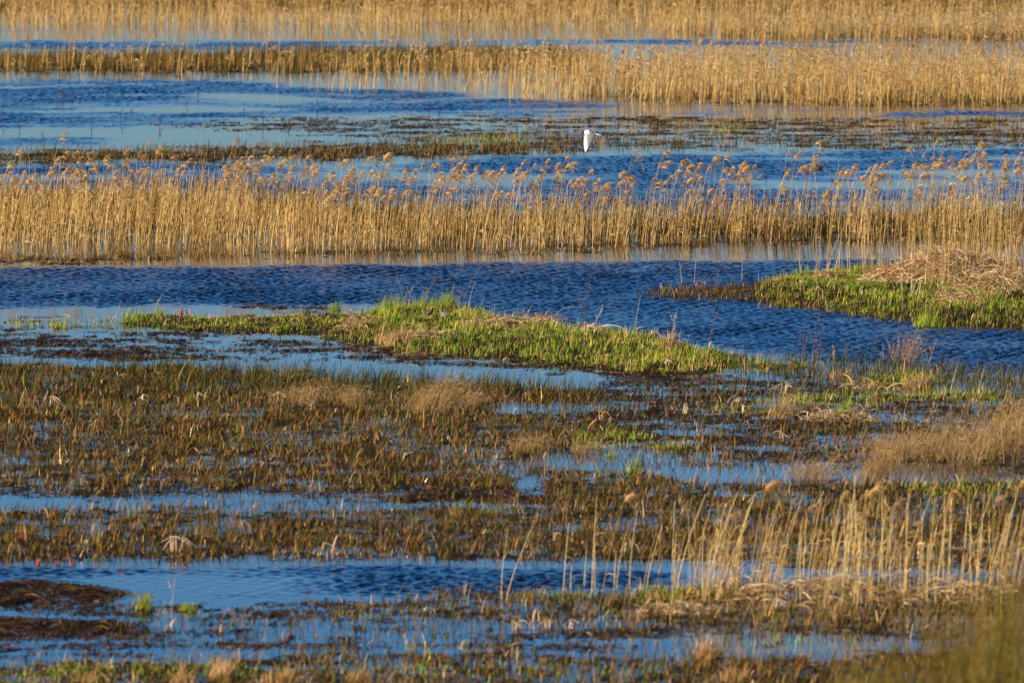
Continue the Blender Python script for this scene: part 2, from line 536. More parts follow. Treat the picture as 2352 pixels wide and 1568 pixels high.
def outer(X, Y, z, V0, far=5000):
    """flat sheet around a fan grid, out to the horizon; returns extra verts and quads"""
    c = [(X[0, 0], Y[0, 0]), (X[0, -1], Y[0, 0]), (X[-1, -1], Y[-1, 0]), (X[-1, 0], Y[-1, 0])]
    o = [(-far, -far), (far, -far), (far, far), (-far, far)]
    V = np.array([(x, y, z) for x, y in c + o])
    Q = np.array([(4, 5, 1, 0), (5, 6, 2, 1), (6, 7, 3, 2), (7, 4, 0, 3)]) + V0
    return V, Q


rows = np.concatenate([np.linspace(55, 100, 60)[:-1], np.linspace(100, 210, 1600)[:-1], np.linspace(210, 375, 1300)])
X, Y, Q = fan(470, rows, .063)
rip = np.clip(look(M['ripple'], X, Y, .55), 0, 1)
strk = fbm(X * .10, Y * .11, 51, 4)
strk2 = fbm(X * .22 + 9, Y * .3, 52, 3)
vy_all = view_of(X, Y)[1]
chan = sstep(560, 600, vy_all) * (1 - sstep(880, 900, vy_all))     # the main channel is evenly wind-blown
rip = rip * np.maximum(sstep(.33, .56, strk * .55 + strk2 * .45), .85 * chan + .1)
rip = np.clip(rip, 0.05, 1)
Z = np.zeros_like(X)
wr = np.random.default_rng(3)
for k in range(46):
    lam = .115 * (4.0 ** wr.uniform(0, 1))
    th = wr.normal(-.5, .75)
    kk = 2 * np.pi / lam
    amp = .0085 * (lam / .6) ** .97 / 1.3 * wr.uniform(.6, 1.2)
    ph = wr.uniform(0, 6.28)
    Z += amp * np.sin(kk * (np.cos(th) * X + np.sin(th) * Y) + ph + 2.0 * fbm(X * .3, Y * .3, 60 + k, 2))
gust = .45 + .85 * fbm(X * .5, Y * .3, 70, 3)
Z *= rip * gust
edge = np.ones_like(X); edge[:, 0] = edge[:, -1] = 0; edge[0] = edge[-1] = 0
Z *= edge
V = np.stack([X, Y, Z], -1).reshape(-1, 3)
v2, q2 = outer(X, Y, 0.0, len(V))
me = make_mesh('water', np.concatenate([V, v2]), np.concatenate([Q, q2]), smooth=True, cols={'ripple': np.concatenate([rip.ravel(), np.full(8, .6)])})
water = tag(link('water', me, mat_water()), kind='structure')

rows = np.concatenate([np.linspace(40, 100, 120)[:-1], np.linspace(100, 210, 800)[:-1], np.linspace(210, 375, 560)])
X, Y, Q = fan(330, rows, .064)
Z = ground_z(X, Y)
Z[:, 0] = Z[:, -1] = -.4; Z[0] = Z[-1] = -.4
V = np.stack([X, Y, Z], -1).reshape(-1, 3)
v2, q2 = outer(X, Y, -.4, len(V))
me = make_mesh('marsh_ground', np.concatenate([V, v2]), np.concatenate([Q, q2]), smooth=True)
ground = tag(link('marsh_ground', me, mat_ground()), kind='structure')


def gz(X, Y):
    return np.maximum(ground_z(X, Y), -.03)


# ---------------------------------------------------------------- sedge, grass, floating weed (uncountable)
OLIVE = (.10, .09, .010); DKOL = (.035, .034, .006); BRN = (.20, .105, .022); RUST = (.31, .125, .025); STRAW = (.50, .34, .17); TAN = (.34, .21, .09); GRN = (.10, .16, .02)


def clump(X, Y, seed, s=1.6):
    return fbm(X * s, Y * s, seed, 3)


# low sedge of the near half
X, Y = scatter(lambda x, y: look(M['sedge'], x, y) * (1 - .75 * sstep(.2, .7, look(M['green'], x, y))) * sstep(.12, .48, clump(x, y, 81, 1.6)) * 1.0, 190, 100, 200)
vx, vy = view_of(X, Y)
dark = (sstep(815, 830, vy) * (1 - sstep(885, 925, vy)) * sstep(-200, 900, vx)) > rng.uniform(0, 1, len(X))
n = len(X)
h = rng.gamma(4, .030, n) * np.where(dark, 1.8, 1.0) * (.7 + .6 * clump(X, Y, 82, .6))
C = mixc([DKOL, OLIVE, BRN, RUST, TAN, STRAW, GRN], [24, 27, 28, 12, 8, 3.5, 6], n)
C = C * rng.lognormal(-.06, .5, (n, 1)) * (.42 + 1.05 * clump(X, Y, 88, 2.6)[:, None])
C[dark] = mixc([DKOL, OLIVE, (.06, .08, .02), BRN, STRAW], [30, 30, 20, 12, 1], int(dark.sum()))
mb = MB(); blades(mb, X, Y, gz(X, Y) - .01, h, rng.uniform(.008, .017, n), C, lean=.5)
tag(link('sedge', mb.mesh('sedge'), MAT_LEAF), 'low brown and olive sedge covering the near shallows', 'sedge', kind='stuff')
N_SEDGE = n

# far sedge
X, Y = scatter(lambda x, y: look(M['sedge'], x, y) * sstep(.26, .5, clump(x, y, 83, 1.0)), 60, 200, 372)
n = len(X)
vx, vy = view_of(X, Y)
tall = (vy < 170) | ((vy > 420) & (vy < 560))
h = rng.gamma(5, .03, n) * np.where(tall, np.where(vy > 420, 2.9, 2.0), 1.1)
C = mixc([DKOL, OLIVE, BRN, RUST, TAN], [25, 30, 25, 6, 8], n)
mb = MB(); blades(mb, X, Y, gz(X, Y) - .01, h, rng.uniform(.012, .024, n), C, lean=.3, k=3)
tag(link('sedge', mb.mesh('sedge'), MAT_LEAF), 'dark olive sedge strips between the far reed belts', 'sedge', kind='stuff')

# fresh grass
X, Y = scatter(lambda x, y: look(M['green'], x, y, 1.0) * (.42 + .58 * sstep(.2, .5, clump(x, y, 84, 2.2))), 380, 100, 330)
n = len(X)
vx, vy = view_of(X, Y)
h = rng.gamma(5, .026, n) * (.15 + 1.5 * clump(X, Y, 85, 2.4) ** 1.4) * (.62 + .38 * sstep(700, 900, vx))
C = mixc([(.15, .33, .012), (.32, .48, .03), (.06, .15, .010), (.52, .52, .07), (.38, .26, .1), STRAW], [32, 22, 28, 9, 13, 11], n)
yell = clump(X, Y, 86, .5)[:, None]
C = C * (1 + np.array([[.5, .15, .3]]) * (yell - .4) * 2)
mb = MB(); blades(mb, X, Y, gz(X, Y) - .01, h, rng.uniform(.006, .013, n), C, lean=.35, tipc=C * np.array([[1.25, 1.1, 1.1]]))
tag(link('grass', mb.mesh('grass'), MAT_LEAF), 'bright green young grass on the banks and islands', 'grass', kind='stuff')

# floating weed: curled bits of stem and leaf lying on the water
def mat_density(x, y):
    a = look(M['float'], x, y)
    st = fbm(x * .7, y * 1.5, 141, 5) * .6 + fbm(x * 3.0, y * 3.0, 142, 3) * .4
    return np.clip(a * 1.3, 0, 1) * sstep(.62, .70, st + .30 * np.clip(a, 0, 1.15))


X, Y = scatter(mat_density, 230, 100, 330)
n = len(X)
L = np.where(rng.uniform(0, 1, n) < .14, rng.uniform(.2, .5, n), rng.uniform(.03, .13, n)); az = rng.uniform(0, np.pi * 2, n); t = np.linspace(0, 1, 3)[None]
P = np.stack([X[:, None] + np.cos(az)[:, None] * L[:, None] * t, Y[:, None] + np.sin(az)[:, None] * L[:, None] * t,
              gz(X, Y)[:, None] * 0 + np.maximum(gz(X, Y), 0)[:, None] + .004 + rng.uniform(0, .035, n)[:, None] * np.sin(t * np.pi)], -1)
s = np.stack([-np.sin(az) * .8, np.cos(az) * .8, rng.uniform(-.8, .8, n)], -1)
mb = MB(); mb.ribbon(P, np.full((n, 3), 1.0) * rng.uniform(.008, .022, n)[:, None], s, mixc([(.03, .016, .012), (.075, .035, .02), (.12, .06, .03), OLIVE, TAN], [30, 30, 16, 8, 3], n))
tag(link('floating_weed', mb.mesh('floating_weed'), MAT_DRY), 'dark brown mats of floating dead weed on calm water', 'floating weed', kind='stuff')

# straw litter: pale broken leaf bits among the sedge
X, Y = scatter(lambda x, y: np.clip(look(M['sedge'], x, y) + 4.0 * look(M['green'], x, y), 0, 4) * .25 * (clump(x, y, 87, 1.0) > .42), 11.0, 100, 220)
n = len(X)
L = rng.gamma(3, .045, n); az = rng.uniform(0, np.pi * 2, n); el = rng.uniform(.0, 1.3, n)
t = np.linspace(0, 1, 4)[None]
P = np.stack([X[:, None] + (np.cos(az) * np.cos(el) * L)[:, None] * t, Y[:, None] + (np.sin(az) * np.cos(el) * L)[:, None] * t,
              gz(X, Y)[:, None] + .03 + (np.sin(el) * L)[:, None] * (t * 1.6 - t ** 2 * .9)], -1)
s = np.stack([-np.sin(az), np.cos(az), rng.uniform(-.5, .5, n)], -1)
mb = MB(); mb.ribbon(P, np.full((n, 4), 1.0) * rng.uniform(.01, .024, n)[:, None], s, mixc([STRAW, (.62, .45, .28), TAN, (.4, .2, .09)], [40, 25, 25, 12], n))
tag(link('straw_litter', mb.mesh('straw_litter'), MAT_DRY), 'pale scattered bits of dead leaf among the sedge', 'litter', kind='stuff')

# ---------------------------------------------------------------- reeds
RC = [(.62, .40, .145), (.44, .27, .08), (.74, .53, .24), (.22, .13, .035)]
PC = [(.58, .37, .16), (.42, .25, .10), (.68, .48, .25)]


def plume_strands(n, rr):
    """drooping one-sided seed plume, blown to the right; root at the origin"""
    s = np.sort(rr.uniform(0, 1, n)); k = 4
    t = np.linspace(0, 1, k)[None]
    rx = .10 * s ** 1.6; rz = .22 * s - .12 * s ** 2
    L = rr.uniform(.08, .19, n) * (1.1 - .40 * s)
    el = rr.normal(.35, .5, n); yaw = rr.normal(0, .35, n)
    P = np.stack([rx[:, None] + (np.cos(el) * L)[:, None] * t, (np.sin(yaw) * L)[:, None] * t,
                  rz[:, None] + (np.sin(el) * L)[:, None] * t - (1.15 * L)[:, None] * t ** 2], -1)
    W = (rr.uniform(.010, .022, n))[:, None] * np.array([[.5, 1.0, .8, .15]])
    f = rr.normal(0, .6, n)
    side = np.stack([-.55 * np.ones(n), np.sin(f), .83 * np.ones(n)], -1)
    side /= np.linalg.norm(side, axis=1, keepdims=True)
    return P, W, side


def leaf_paths(bx, by, bz, az, L, el, droop=.6):
    s = np.linspace(0, 1, 4)[None]
    return np.stack([bx[:, None] + (np.cos(az) * np.cos(el) * L)[:, None] * s, by[:, None] + (np.sin(az) * np.cos(el) * L)[:, None] * s,
                     bz[:, None] + (np.sin(el) * L)[:, None] * s - (L * droop * np.cos(el))[:, None] * s ** 2], -1)


def reeds(mb, pb, X, Y, Z, h, lean_x, w, leaves=1.5, plume=.4, strands=9, k=4, psc=1.0):
    n = len(X)
    lean_x = lean_x + .30 * (fbm(X * 1.7, Y * 1.0, 171, 2) - .5)
    wild = rng.uniform(0, 1, n) < .07
    lean_x = np.where(wild, rng.normal(.1, .45, n), lean_x); h = np.where(wild, h * rng.uniform(.35, .9, n), h)
    h = h * (.72 + .56 * fbm(X * 2.3, Y * 1.6, 172, 3))
    t = np.linspace(0, 1, k)[None]
    bend = rng.uniform(1.0, 1.9, n)[:, None]
    dx = (lean_x * h)[:, None] * t ** bend
    dy = (rng.normal(0, .08, n) * h)[:, None] * t
    P = np.stack([X[:, None] + dx, Y[:, None] + dy, Z[:, None] + h[:, None] * t], -1)
    mb.tube(P, w[:, None] * (1 - .5 * t), mixc(RC, [4, 3, 2.5, 2], n))
    m_ = rng.poisson(leaves, n); idx = np.repeat(np.arange(n), m_); q = len(idx)
    if q:
        tt = rng.uniform(.12, .85, q)
        az = rng.normal(0, .9, q) + np.where(rng.uniform(0, 1, q) < .25, np.pi, 0)
        Pl = leaf_paths(X[idx] + lean_x[idx] * h[idx] * tt, Y[idx], Z[idx] + h[idx] * tt, az, rng.uniform(.10, .30, q), rng.uniform(.2, 1.35, q))
        sd_ = np.stack([-np.sin(az) * .6, np.cos(az) * .5, rng.uniform(.2, .8, q)], -1)
        mb.ribbon(Pl, rng.uniform(.008, .018, q)[:, None] * np.array([[1, 1, .7, .1]]), sd_, mixc(RC, [3, 3, 3, 2], q))
    for i in np.where(rng.uniform(0, 1, n) < plume)[0]:
        P1, W1, S1 = plume_strands(strands, rng)
        sc = rng.uniform(.7, 1.25) * psc
        fat = 1.0 if strands > 20 else 2.0
        pb.ribbon(P1 * sc + np.array([P[i, -1, 0], P[i, -1, 1], P[i, -1, 2] - .02]), W1 * sc * fat, S1, mixc(PC, [3, 2, 2], strands))


def reed_stuff(label, density, dmax, y0, y1, hfun, lean, wr_, plume=0, **kw):
    X, Y = scatter(density, dmax, y0, y1)
    n = len(X)
    mb = MB(); pb = MB()
    reeds(mb, pb, X, Y, gz(X, Y) - .02, hfun(X, Y), rng.normal(lean, .07, n), rng.uniform(wr_[0], wr_[1], n), plume=plume, **kw)
    o = tag(link('reed_bed', mb.mesh('reed_bed'), MAT_DRY), label, 'reeds', kind='stuff')
    if plume:
        link('plumes', pb.mesh('plumes'), MAT_PLUME, o)['kind'] = 'stuff'
    return n


def h_mid(x, y):
    vx, vy = view_of(x, y)
    return rng.uniform(.65, 1.3, len(x)) * (.75 + .5 * clump(x, y, 92, .5)) * (.9 + .26 * (1 - sstep(400, 800, vx)))


reed_stuff('dense pale dead reed stems of the middle belt', lambda x, y: look(M['reed_mid'], x, y) * sstep(.34, .6, clump(x, y, 91, 2.2)) * (1 - .35 * sstep(1700, 2000, view_of(x, y)[0])), 31, 185, 225, h_mid, .09, (.008, .022), leaves=1.6)
reed_stuff('taller thin plumed reeds rising through the middle belt', lambda x, y: look(M['reed_mid'], x, y) * sstep(.35, .65, clump(x, y, 93, 1.1)) * (.6 + .4 * sstep(500, 1000, view_of(x, y)[0])), 6.0, 185, 225,
           lambda x, y: rng.uniform(1.1, 1.85, len(x)), .11, (.009, .014), leaves=1.3, plume=.85, strands=28, psc=1.35)
reed_stuff('far belts of tan dead reeds at the top of the marsh', lambda x, y: look(M['reed_far'], x, y) * (.22 + .78 * sstep(.34, .62, clump(x, y, 94, .9))), 21, 225, 372,
           lambda x, y: rng.uniform(.6, 1.35, len(x)) * (.6 + .8 * clump(x, y, 95, .5)) * (.72 + .28 * sstep(170, 200, view_of(x, y)[1])), .06, (.012, .028), plume=.3, leaves=2.2, strands=8, k=3, psc=1.2)

m = new()
poly(m, [(1820, 650), (2000, 625), (2352, 600), (2352, 715), (2150, 705), (1950, 668)], 1)
M['reed_bank'] = blur(m, 50, 5)
reed_stuff('thin dry stems standing over the straw of the right bank', lambda x, y: look(M['reed_bank'], x, y) * (.35 + .65 * sstep(1950, 2250, view_of(x, y)[0])), 13, 170, 200,
           lambda x, y: rng.uniform(.5, 1.75, len(x)), .03, (.007, .012), leaves=.5, plume=.08, strands=12)

m = new()
poly(m, [(1540, 1345), (1800, 1335), (2352, 1325), (2352, 1392), (1800, 1398), (1540, 1385)], 1)
M['reed_near'] = blur(m, 170, 5)
reed_stuff('finer dry stems crowding between the foreground reeds', lambda x, y: look(M['reed_near'], x, y) * (.12 + .88 * sstep(.42, .6, clump(x, y, 96, 2.2))), 24, 105, 130,
           lambda x, y: rng.uniform(.5, 1.35, len(x)), .11, (.005, .010), leaves=1.8, plume=.02, strands=24)
m = new()
poly(m, [(1350, 1395), (1560, 1365), (1800, 1350), (2352, 1340), (2352, 1450), (1900, 1440), (1500, 1420)], 1)
poly(m, [(0, 1550), (300, 1530), (700, 1520), (1000, 1520), (1100, 1568), (0, 1568)], .4)
poly(m, [(1500, 1510), (1800, 1500), (1800, 1568), (1500, 1568)], .45)
poly(m, [(1900, 960), (2352, 930), (2352, 1060), (2000, 1060)], .5)
poly(m, [(1200, 1010), (1400, 1010), (1400, 1050), (1200, 1050)], .4)
poly(m, [(1650, 1080), (1950, 1080), (1950, 1120), (1650, 1115)], .6)
poly(m, [(1700, 840), (2100, 850), (2352, 890), (2352, 905), (2050, 880), (1700, 858)], .4)
M['tan'] = blur(m, 40, 8)
X, Y = scatter(lambda x, y: look(M['tan'], x, y) * sstep(.3, .65, clump(x, y, 97, 1.6)), 80, 100, 170)
n = len(X)
mb = MB(); blades(mb, X, Y, gz(X, Y) - .01, rng.gamma(5, .035, n) * (.5 + clump(X, Y, 98, 1.5)), rng.uniform(.005, .012, n), mixc([(.50, .33, .12), (.34, .19, .06), (.20, .10, .03), (.22, .22, .03), (.62, .45, .22)], [20, 30, 34, 14, 4], n), lean=.7, wind=.2)
tag(link('dry_grass', mb.mesh('dry_grass'), MAT_DRY), 'tangled tan dead grass round the near reeds and banks', 'dry grass', kind='stuff')

# single reeds: a handful of kinds, copied with their parts
VAR = []
vr = np.random.default_rng(11)
for i in range(12):
    plumed = i < 8
    h = 1.6
    t = np.linspace(0, 1, 8)[None]
    lean = [.05, .10, .16, .22, .13, .08, .28, .02, .04, .12, .20, .30][i]
    P = np.stack([(lean * h) * t ** (1.2 + .1 * (i % 5)), .02 * np.sin(t * 3 + i), h * t], -1)
    a = MB(); a.tube(P, np.array([[.013]]) * (1 - .45 * t), mixc(RC, [4, 1, 4, 0], 1), sides=6)
    parts = [('stem', a.mesh('stem'), MAT_DRY, True)]
    for j in range(2 if plumed else 3):
        tt = np.array([vr.uniform(.15, .7)]); az = np.array([vr.normal(0, .6) + (np.pi if vr.uniform() < .3 else 0)])
        Pl = leaf_paths(np.array([lean * h]) * tt ** 1.4, np.zeros(1), h * tt, az, np.array([vr.uniform(.15, .3)]), np.array([vr.uniform(.4, 1.3)]))
        b = MB(); b.ribbon(Pl, .014 * np.array([[1, 1, .7, .1]]), np.stack([-np.sin(az) * .6, np.cos(az) * .5, .6 + 0 * az], -1), mixc(RC, [3, 3, 3, 1], 1))
        parts.append(('leaf', b.mesh('leaf'), MAT_DRY, False))
    if plumed:
        P1, W1, S1 = plume_strands(64, vr)
        sc = [1.0, 1.25, .85, 1.1, 1.4, .7, 1.2, 1.0][i]
        b = MB(); b.ribbon(P1 * sc + P[0, -1] - np.array([0, 0, .02]), W1 * sc, S1, mixc(PC, [3, 2, 2], 64))
        parts.append(('plume', b.mesh('plume'), MAT_PLUME, False))
    VAR.append((lean, parts))
_proto = {}


def reed(bx, by, tipx, tipy, label, group=None, var=None, thick=1.0, z=None):
    """one reed from its foot and its top (photo positions)"""
    X, Y = ground_at(bx, by); X = float(X); Y = float(Y)
    zz = float(gz(np.array([X]), np.array([Y]))[0])
    s = F / math.hypot(Y, H_CAM)
    h = max(.3, (by - tipy) / s)
    lean = (tipx - bx) / s / h
    if var is None:
        var = int(np.argmin([abs(v[0] - lean) + (.0 if i < 8 else 9) + rng.uniform(0, .05) for i, v in enumerate(VAR)]))
    elif var == 'bare':
        var = 8 + int(np.argmin([abs(v[0] - lean) for v in VAR[8:]]))
    if var not in _proto:
        root = empty('reed', (X, Y, zz - .03))
        kids = []
        for nm, me, mt, sm in VAR[var][1]:
            o = link(nm, me, mt, root); kids.append(o)
        _proto[var] = (root, kids)
    else:
        pr, kids = _proto[var]
        root = pr.copy(); COL.objects.link(root)
        for c in kids:
            d = c.copy(); COL.objects.link(d); d.parent = root
    root.location = (X, Y, zz - .03)
    k = h / 1.6
    root.scale = (thick * (1 if lean >= -.02 else 1), thick, k)
    # set the lean left over as a small tilt
    root.rotation_euler = (0, max(-.35, min(.45, lean - VAR[var][0] * thick / k * 1.0)), rng.uniform(-.25, .25))
    for kk in ('label', 'category', 'group'):
        if kk in root: del root[kk]
    tag(root, label, 'reed', group)
    return root


STAND = [
    (1645, 352, 'tallest reed of the right middle belt, a bushy orange plume far above its neighbours'),
    (1575, 375, 'lone reed with a small ball of plume standing out over dark blue water'),
    (325, 345, 'tallest reed of the left middle belt, its hooked plume against brown sedge'),
    (1120, 388, 'upright reed with a thick plume, tallest at the centre of the middle belt'),
    (1200, 388, 'tall reed with a rounded plume just right of the belt centre'),
    (1182, 378, 'slim reed with a narrow flag plume beside the rounded plume'),
    (1275, 393, 'reed with a double tufted plume over blue water below the gull'),
    (880, 350, 'slender reed with a tiny dark hooked plume left of the belt centre'),
    (1700, 402, 'reed with a full plume between two shorter bare tops, right middle belt'),
    (1660, 378, 'thin reed with a small plume just right of the tallest reed'),
    (1800, 385, 'leaning reed whose flat plume bends right over the water'),
    (1832, 378, 'dark tipped tall reed beside the leaning flat plumed reed'),
    (1935, 390, 'reed with a two part plume where the right belt thins out'),
    (2003, 400, 'reed with a swept back plume right of the two part plume'),
    (2035, 405, 'reed with a long drooping plume reaching to the right'),
    (2068, 378, 'high thin reed with a tiny tuft leaning right over dark water'),
    (2110, 392, 'reed with a wide feathery plume near the right side of the belt'),
    (2150, 370, 'reed with a small pale tuft above the wide feathery plume'),
    (2205, 400, 'reed with a heavy brown plume near the right edge of the belt'),
    (2240, 388, 'reed with an upright oval plume near the right edge of the belt'),
    (2300, 375, 'highest plume at the right edge of the middle belt'),
    (670, 368, 'reed with a curled plume among many in the left half of the belt'),
    (286, 355, 'reed with an arching plume just left of the tallest left reed'),
    (165, 372, 'reed with a dense plume in the far left cluster of the belt'),
    (120, 378, 'reed with a broad orange plume, left in the far left cluster'),
    (60, 408, 'leftmost reed with a big hanging plume near the photo edge'),
    (410, 372, 'reed with a thin hooked plume over the pale blue strip'),
    (925, 380, 'reed with a ragged plume at the left of the belt centre'),
    (1440, 398, 'reed with a big layered plume right of the belt centre'),
    (1525, 405, 'reed with a nodding plume right of the big layered plume'),
]
for x, y, lab in STAND:
    by = 566 + rng.uniform(-16, 10) - 14 * (x > 1500)
    reed(x - rng.uniform(0, 32) - 4, by, x, y + 12, lab, thick=1.15)
clus = [rng.uniform(0, 2352) for _ in range(30)]
for i in range(128):
    x = clus[i % 30] + rng.normal(0, 30); by = rng.uniform(545, 583) - 14 * (x > 1500)
    ty = rng.uniform(395, 465) if i % 3 else rng.uniform(378, 410)
    third = 'left' if x < 784 else ('centre' if x < 1568 else 'right')
    hi = 'tall' if ty < 420 else 'mid height'
    reed(x - rng.uniform(-4, 36), by, x, ty, '%s plumed reed in the %s third of the middle belt' % (hi, third), '%s plumed reeds, %s third of the middle belt' % (hi, third))

# out of focus reeds in the right foreground
Z5 = lambda x, y: (764 + .35 * x, 1097.8 + .35 * y)
Z6 = lambda x, y: (1529 + .35 * x, 1097.8 + .35 * y)
FG = [((1110, 800), (1155, 300), 'left stem of the two leftmost bare reeds over the lower pool', 'bare'),
      ((1135, 815), (1330, 260), 'slanting right stem of the two leftmost reeds over the lower pool', 'bare'),
      ((1515, 740), (1550, 260), 'bare upright reed alone right of the two leftmost foreground reeds', 'bare'),
      ((1565, 740), (1570, 540), 'shortest bare reed stump at the lower pool edge', 'bare'),
      ((1650, 735), (1670, 430), 'short bare reed left of the tall straight foreground reed', 'bare'),
      ((1700, 740), (1735, 90), 'tall straight bare reed reaching to the sedge above the lower pool', 'bare'),
      ((1725, 740), (1720, 400), 'half height reed beside the tall straight foreground reed', 'bare'),
      ((1770, 740), (1915, 110), 'leaning foreground reed with the highest blurred pale plume, leftmost plumed one', 4),
      ((1850, 740), (1860, 440), 'half height bare reed right of the leftmost plumed foreground reed', 'bare'),
      ((1865, 740), (1930, 330), 'bare leaning reed over the right end of the lower pool', 'bare'),
      ((1950, 740), (2005, 180), 'tall bare reed leaning right near the pool end', 'bare'),
      ((2030, 740), (2140, 280), 'strongly leaning bare reed near the pool end', 'bare'),
      ((2060, 740), (2170, 350), 'lower strongly leaning reed with a frayed top', 'bare'),
      ((2230, 740), (2245, 130), 'upright bare reed where the foreground clumps begin', 'bare')]
for b, tp, lab, v in FG:
    b = Z5(*b); tp = Z5(*tp)
    reed(b[0], b[1], tp[0], tp[1], lab, var=v, thick=.95)
FGP = [((400, 235), 'blurred reed with a flat brown plume, leftmost of the right foreground'),
       ((930, 195), 'blurred curved reed with a small narrow plume'),
       ((1150, 100), 'blurred reed with an oval plume against green grass'),
       ((1275, 110), 'blurred reed with a small plume beside the oval plume'),
       ((1320, 95), 'blurred reed with a plume next to the long arching one'),
       ((1370, 65), 'blurred reed with a long arching plume in the foreground'),
       ((1500, 185), 'blurred reed with a round plume by itself below the green grass'),
       ((1250, 275), 'blurred reed with a low wide plume in the densest foreground clump'),
       ((1620, 275), 'blurred reed with a low pale plume right of the densest clump'),
       ((1850, 90), 'blurred reed with a large yellow green plume'),
       ((2160, 115), 'blurred reed with a tan plume near the right foreground edge'),
       ((2320, 20), 'blurred reed with the highest plume at the right photo edge'),
       ((650, 60), 'tall blurred reed with a bright torn tuft on top')]
for tp, lab in FGP:
    tx, ty = Z6(*tp)
    reed(tx - rng.uniform(8, 50), rng.uniform(1345, 1385), tx, ty, lab, thick=1.15)
cen = [60, 230, 330, 450, 600, 660, 690, 900, 960, 1090, 1150, 1210, 1240, 1280, 1360, 1430, 1500, 1560, 1640, 1700, 1790, 1860, 1940, 2020, 2080, 2120, 2200, 2260, 2330]
for i in range(112):
    c = cen[i % len(cen)] + rng.normal(0, 24)
    bx, by = 1529 + .35 * c, rng.uniform(1335, 1392)
    h = rng.uniform(120, 255)
    lean = rng.normal(.2 if c < 800 else .1, .1)
    part = 'left' if c < 1000 else 'right'
    hi = 'tall' if h > 185 else 'short'
    reed(bx, by, bx + lean * h, by - h, '%s blurred bare reed in the %s part of the foreground clumps' % (hi, part), '%s bare reeds, %s foreground' % (hi, part), var='bare', thick=rng.uniform(.8, 1.2))


# ---------------------------------------------------------------- single plants and remains
def scale_at(by):
    return F * math.cos(0) / math.hypot(float(ground_at(1176, by)[1]), H_CAM)


def place(name, mb, mat, bx, by, label, cat, group=None, dz=0.0):
    X, Y = ground_at(bx, by); X = float(X); Y = float(Y)
    z = float(gz(np.array([X]), np.array([Y]))[0])
    o = link(name, mb.mesh(name), mat)
    o.location = (X, Y, z + dz)
    return tag(o, label, cat, group)


def tussock(bx, by, w, h, n, cols, wts, label, lean=.35, wind=.1, cat='tussock', name='grass_tussock', bw=(.006, .012), mat=None, group=None):
    s = scale_at(by); w = w / s; h = h / s
    a = rng.uniform(0, 2 * np.pi, n); r = np.sqrt(rng.uniform(0, 1, n)) * w / 2
    X = np.cos(a) * r; Y = np.sin(a) * r * 1.2
    hh = h * rng.uniform(.3, 1.0, n) * (.55 + .9 * fbm(X * 9 + bx, Y * 3, 160, 2)) * (1 - .35 * (r / (w / 2)) ** 2)
    mb = MB()
    zz = np.zeros(n) - .02
    blades(mb, X, Y, zz, hh, rng.uniform(bw[0], bw[1], n), mixc(cols, wts, n), lean=lean, wind=wind, k=5)
    return place(name, mb, mat or MAT_LEAF, bx, by, label, cat, group)


YG = (.40, .46, .05); LG = (.20, .32, .02)
for a in [
    (310, 738, 64, 46, 260, 'yellow green tussock at the left tip of the central island'),
    (900, 742, 66, 62, 300, 'large bright tussock with fine tall blades on the central island'),
    (955, 735, 40, 40, 120, 'middle tussock beside a dry stem stump on the central island'),
    (985, 728, 66, 56, 260, 'broad tussock under branching dry stems on the central island'),
    (1032, 722, 30, 55, 180, 'narrow tussock at the right end of the island hummock'),
    (770, 712, 24, 34, 110, 'small tussock on the back edge of the island, left of the hummock'),
    (365, 725, 22, 38, 90, 'thin tussock right of the yellow green island tip'),
    (60, 748, 60, 32, 110, 'sparse green tuft in calm water at the left edge'),
    (135, 750, 44, 38, 130, 'green tuft in calm water between the left edge and the island'),
    (172, 750, 26, 26, 60, 'smallest green tuft in calm water left of the island'),
    (2133, 748, 74, 66, 260, 'pale yellow green tussock at the front edge of the right bank'),
    (1940, 952, 40, 44, 160, 'bright green tuft in the shallow right of centre'),
    (1762, 948, 60, 26, 170, 'low bright green patch tuft left of the arched straw'),
    (330, 1398, 42, 50, 330, 'leafy green tussock in the pool at lower left'),
    (432, 1402, 40, 36, 200, 'smaller pale green tussock right of the leafy one, lower left'),
    (1048, 1182, 30, 28, 120, 'light green tuft above the lower pool, left one of a pair'),
    (1130, 1180, 36, 24, 110, 'light green tuft above the lower pool, right one of a pair'),
    (1455, 1085, 34, 60, 120, 'pale green upright tuft standing in open shallow water'),
    (1405, 1048, 30, 26, 110, 'small pale green tuft left of the upright one'),
    (440, 925, 26, 30, 90, 'grey green tuft among dark sedge at left'),
    (1520, 1030, 60, 30, 200, 'olive tuft at the edge of the central shallows'),
]:
    tussock(*a[:5], [YG, LG, (.07, .12, .015), STRAW], [40, 35, 15, 8], a[5])
DT = [(.55, .36, .16), (.42, .24, .09), (.62, .44, .24), (.26, .13, .05)]
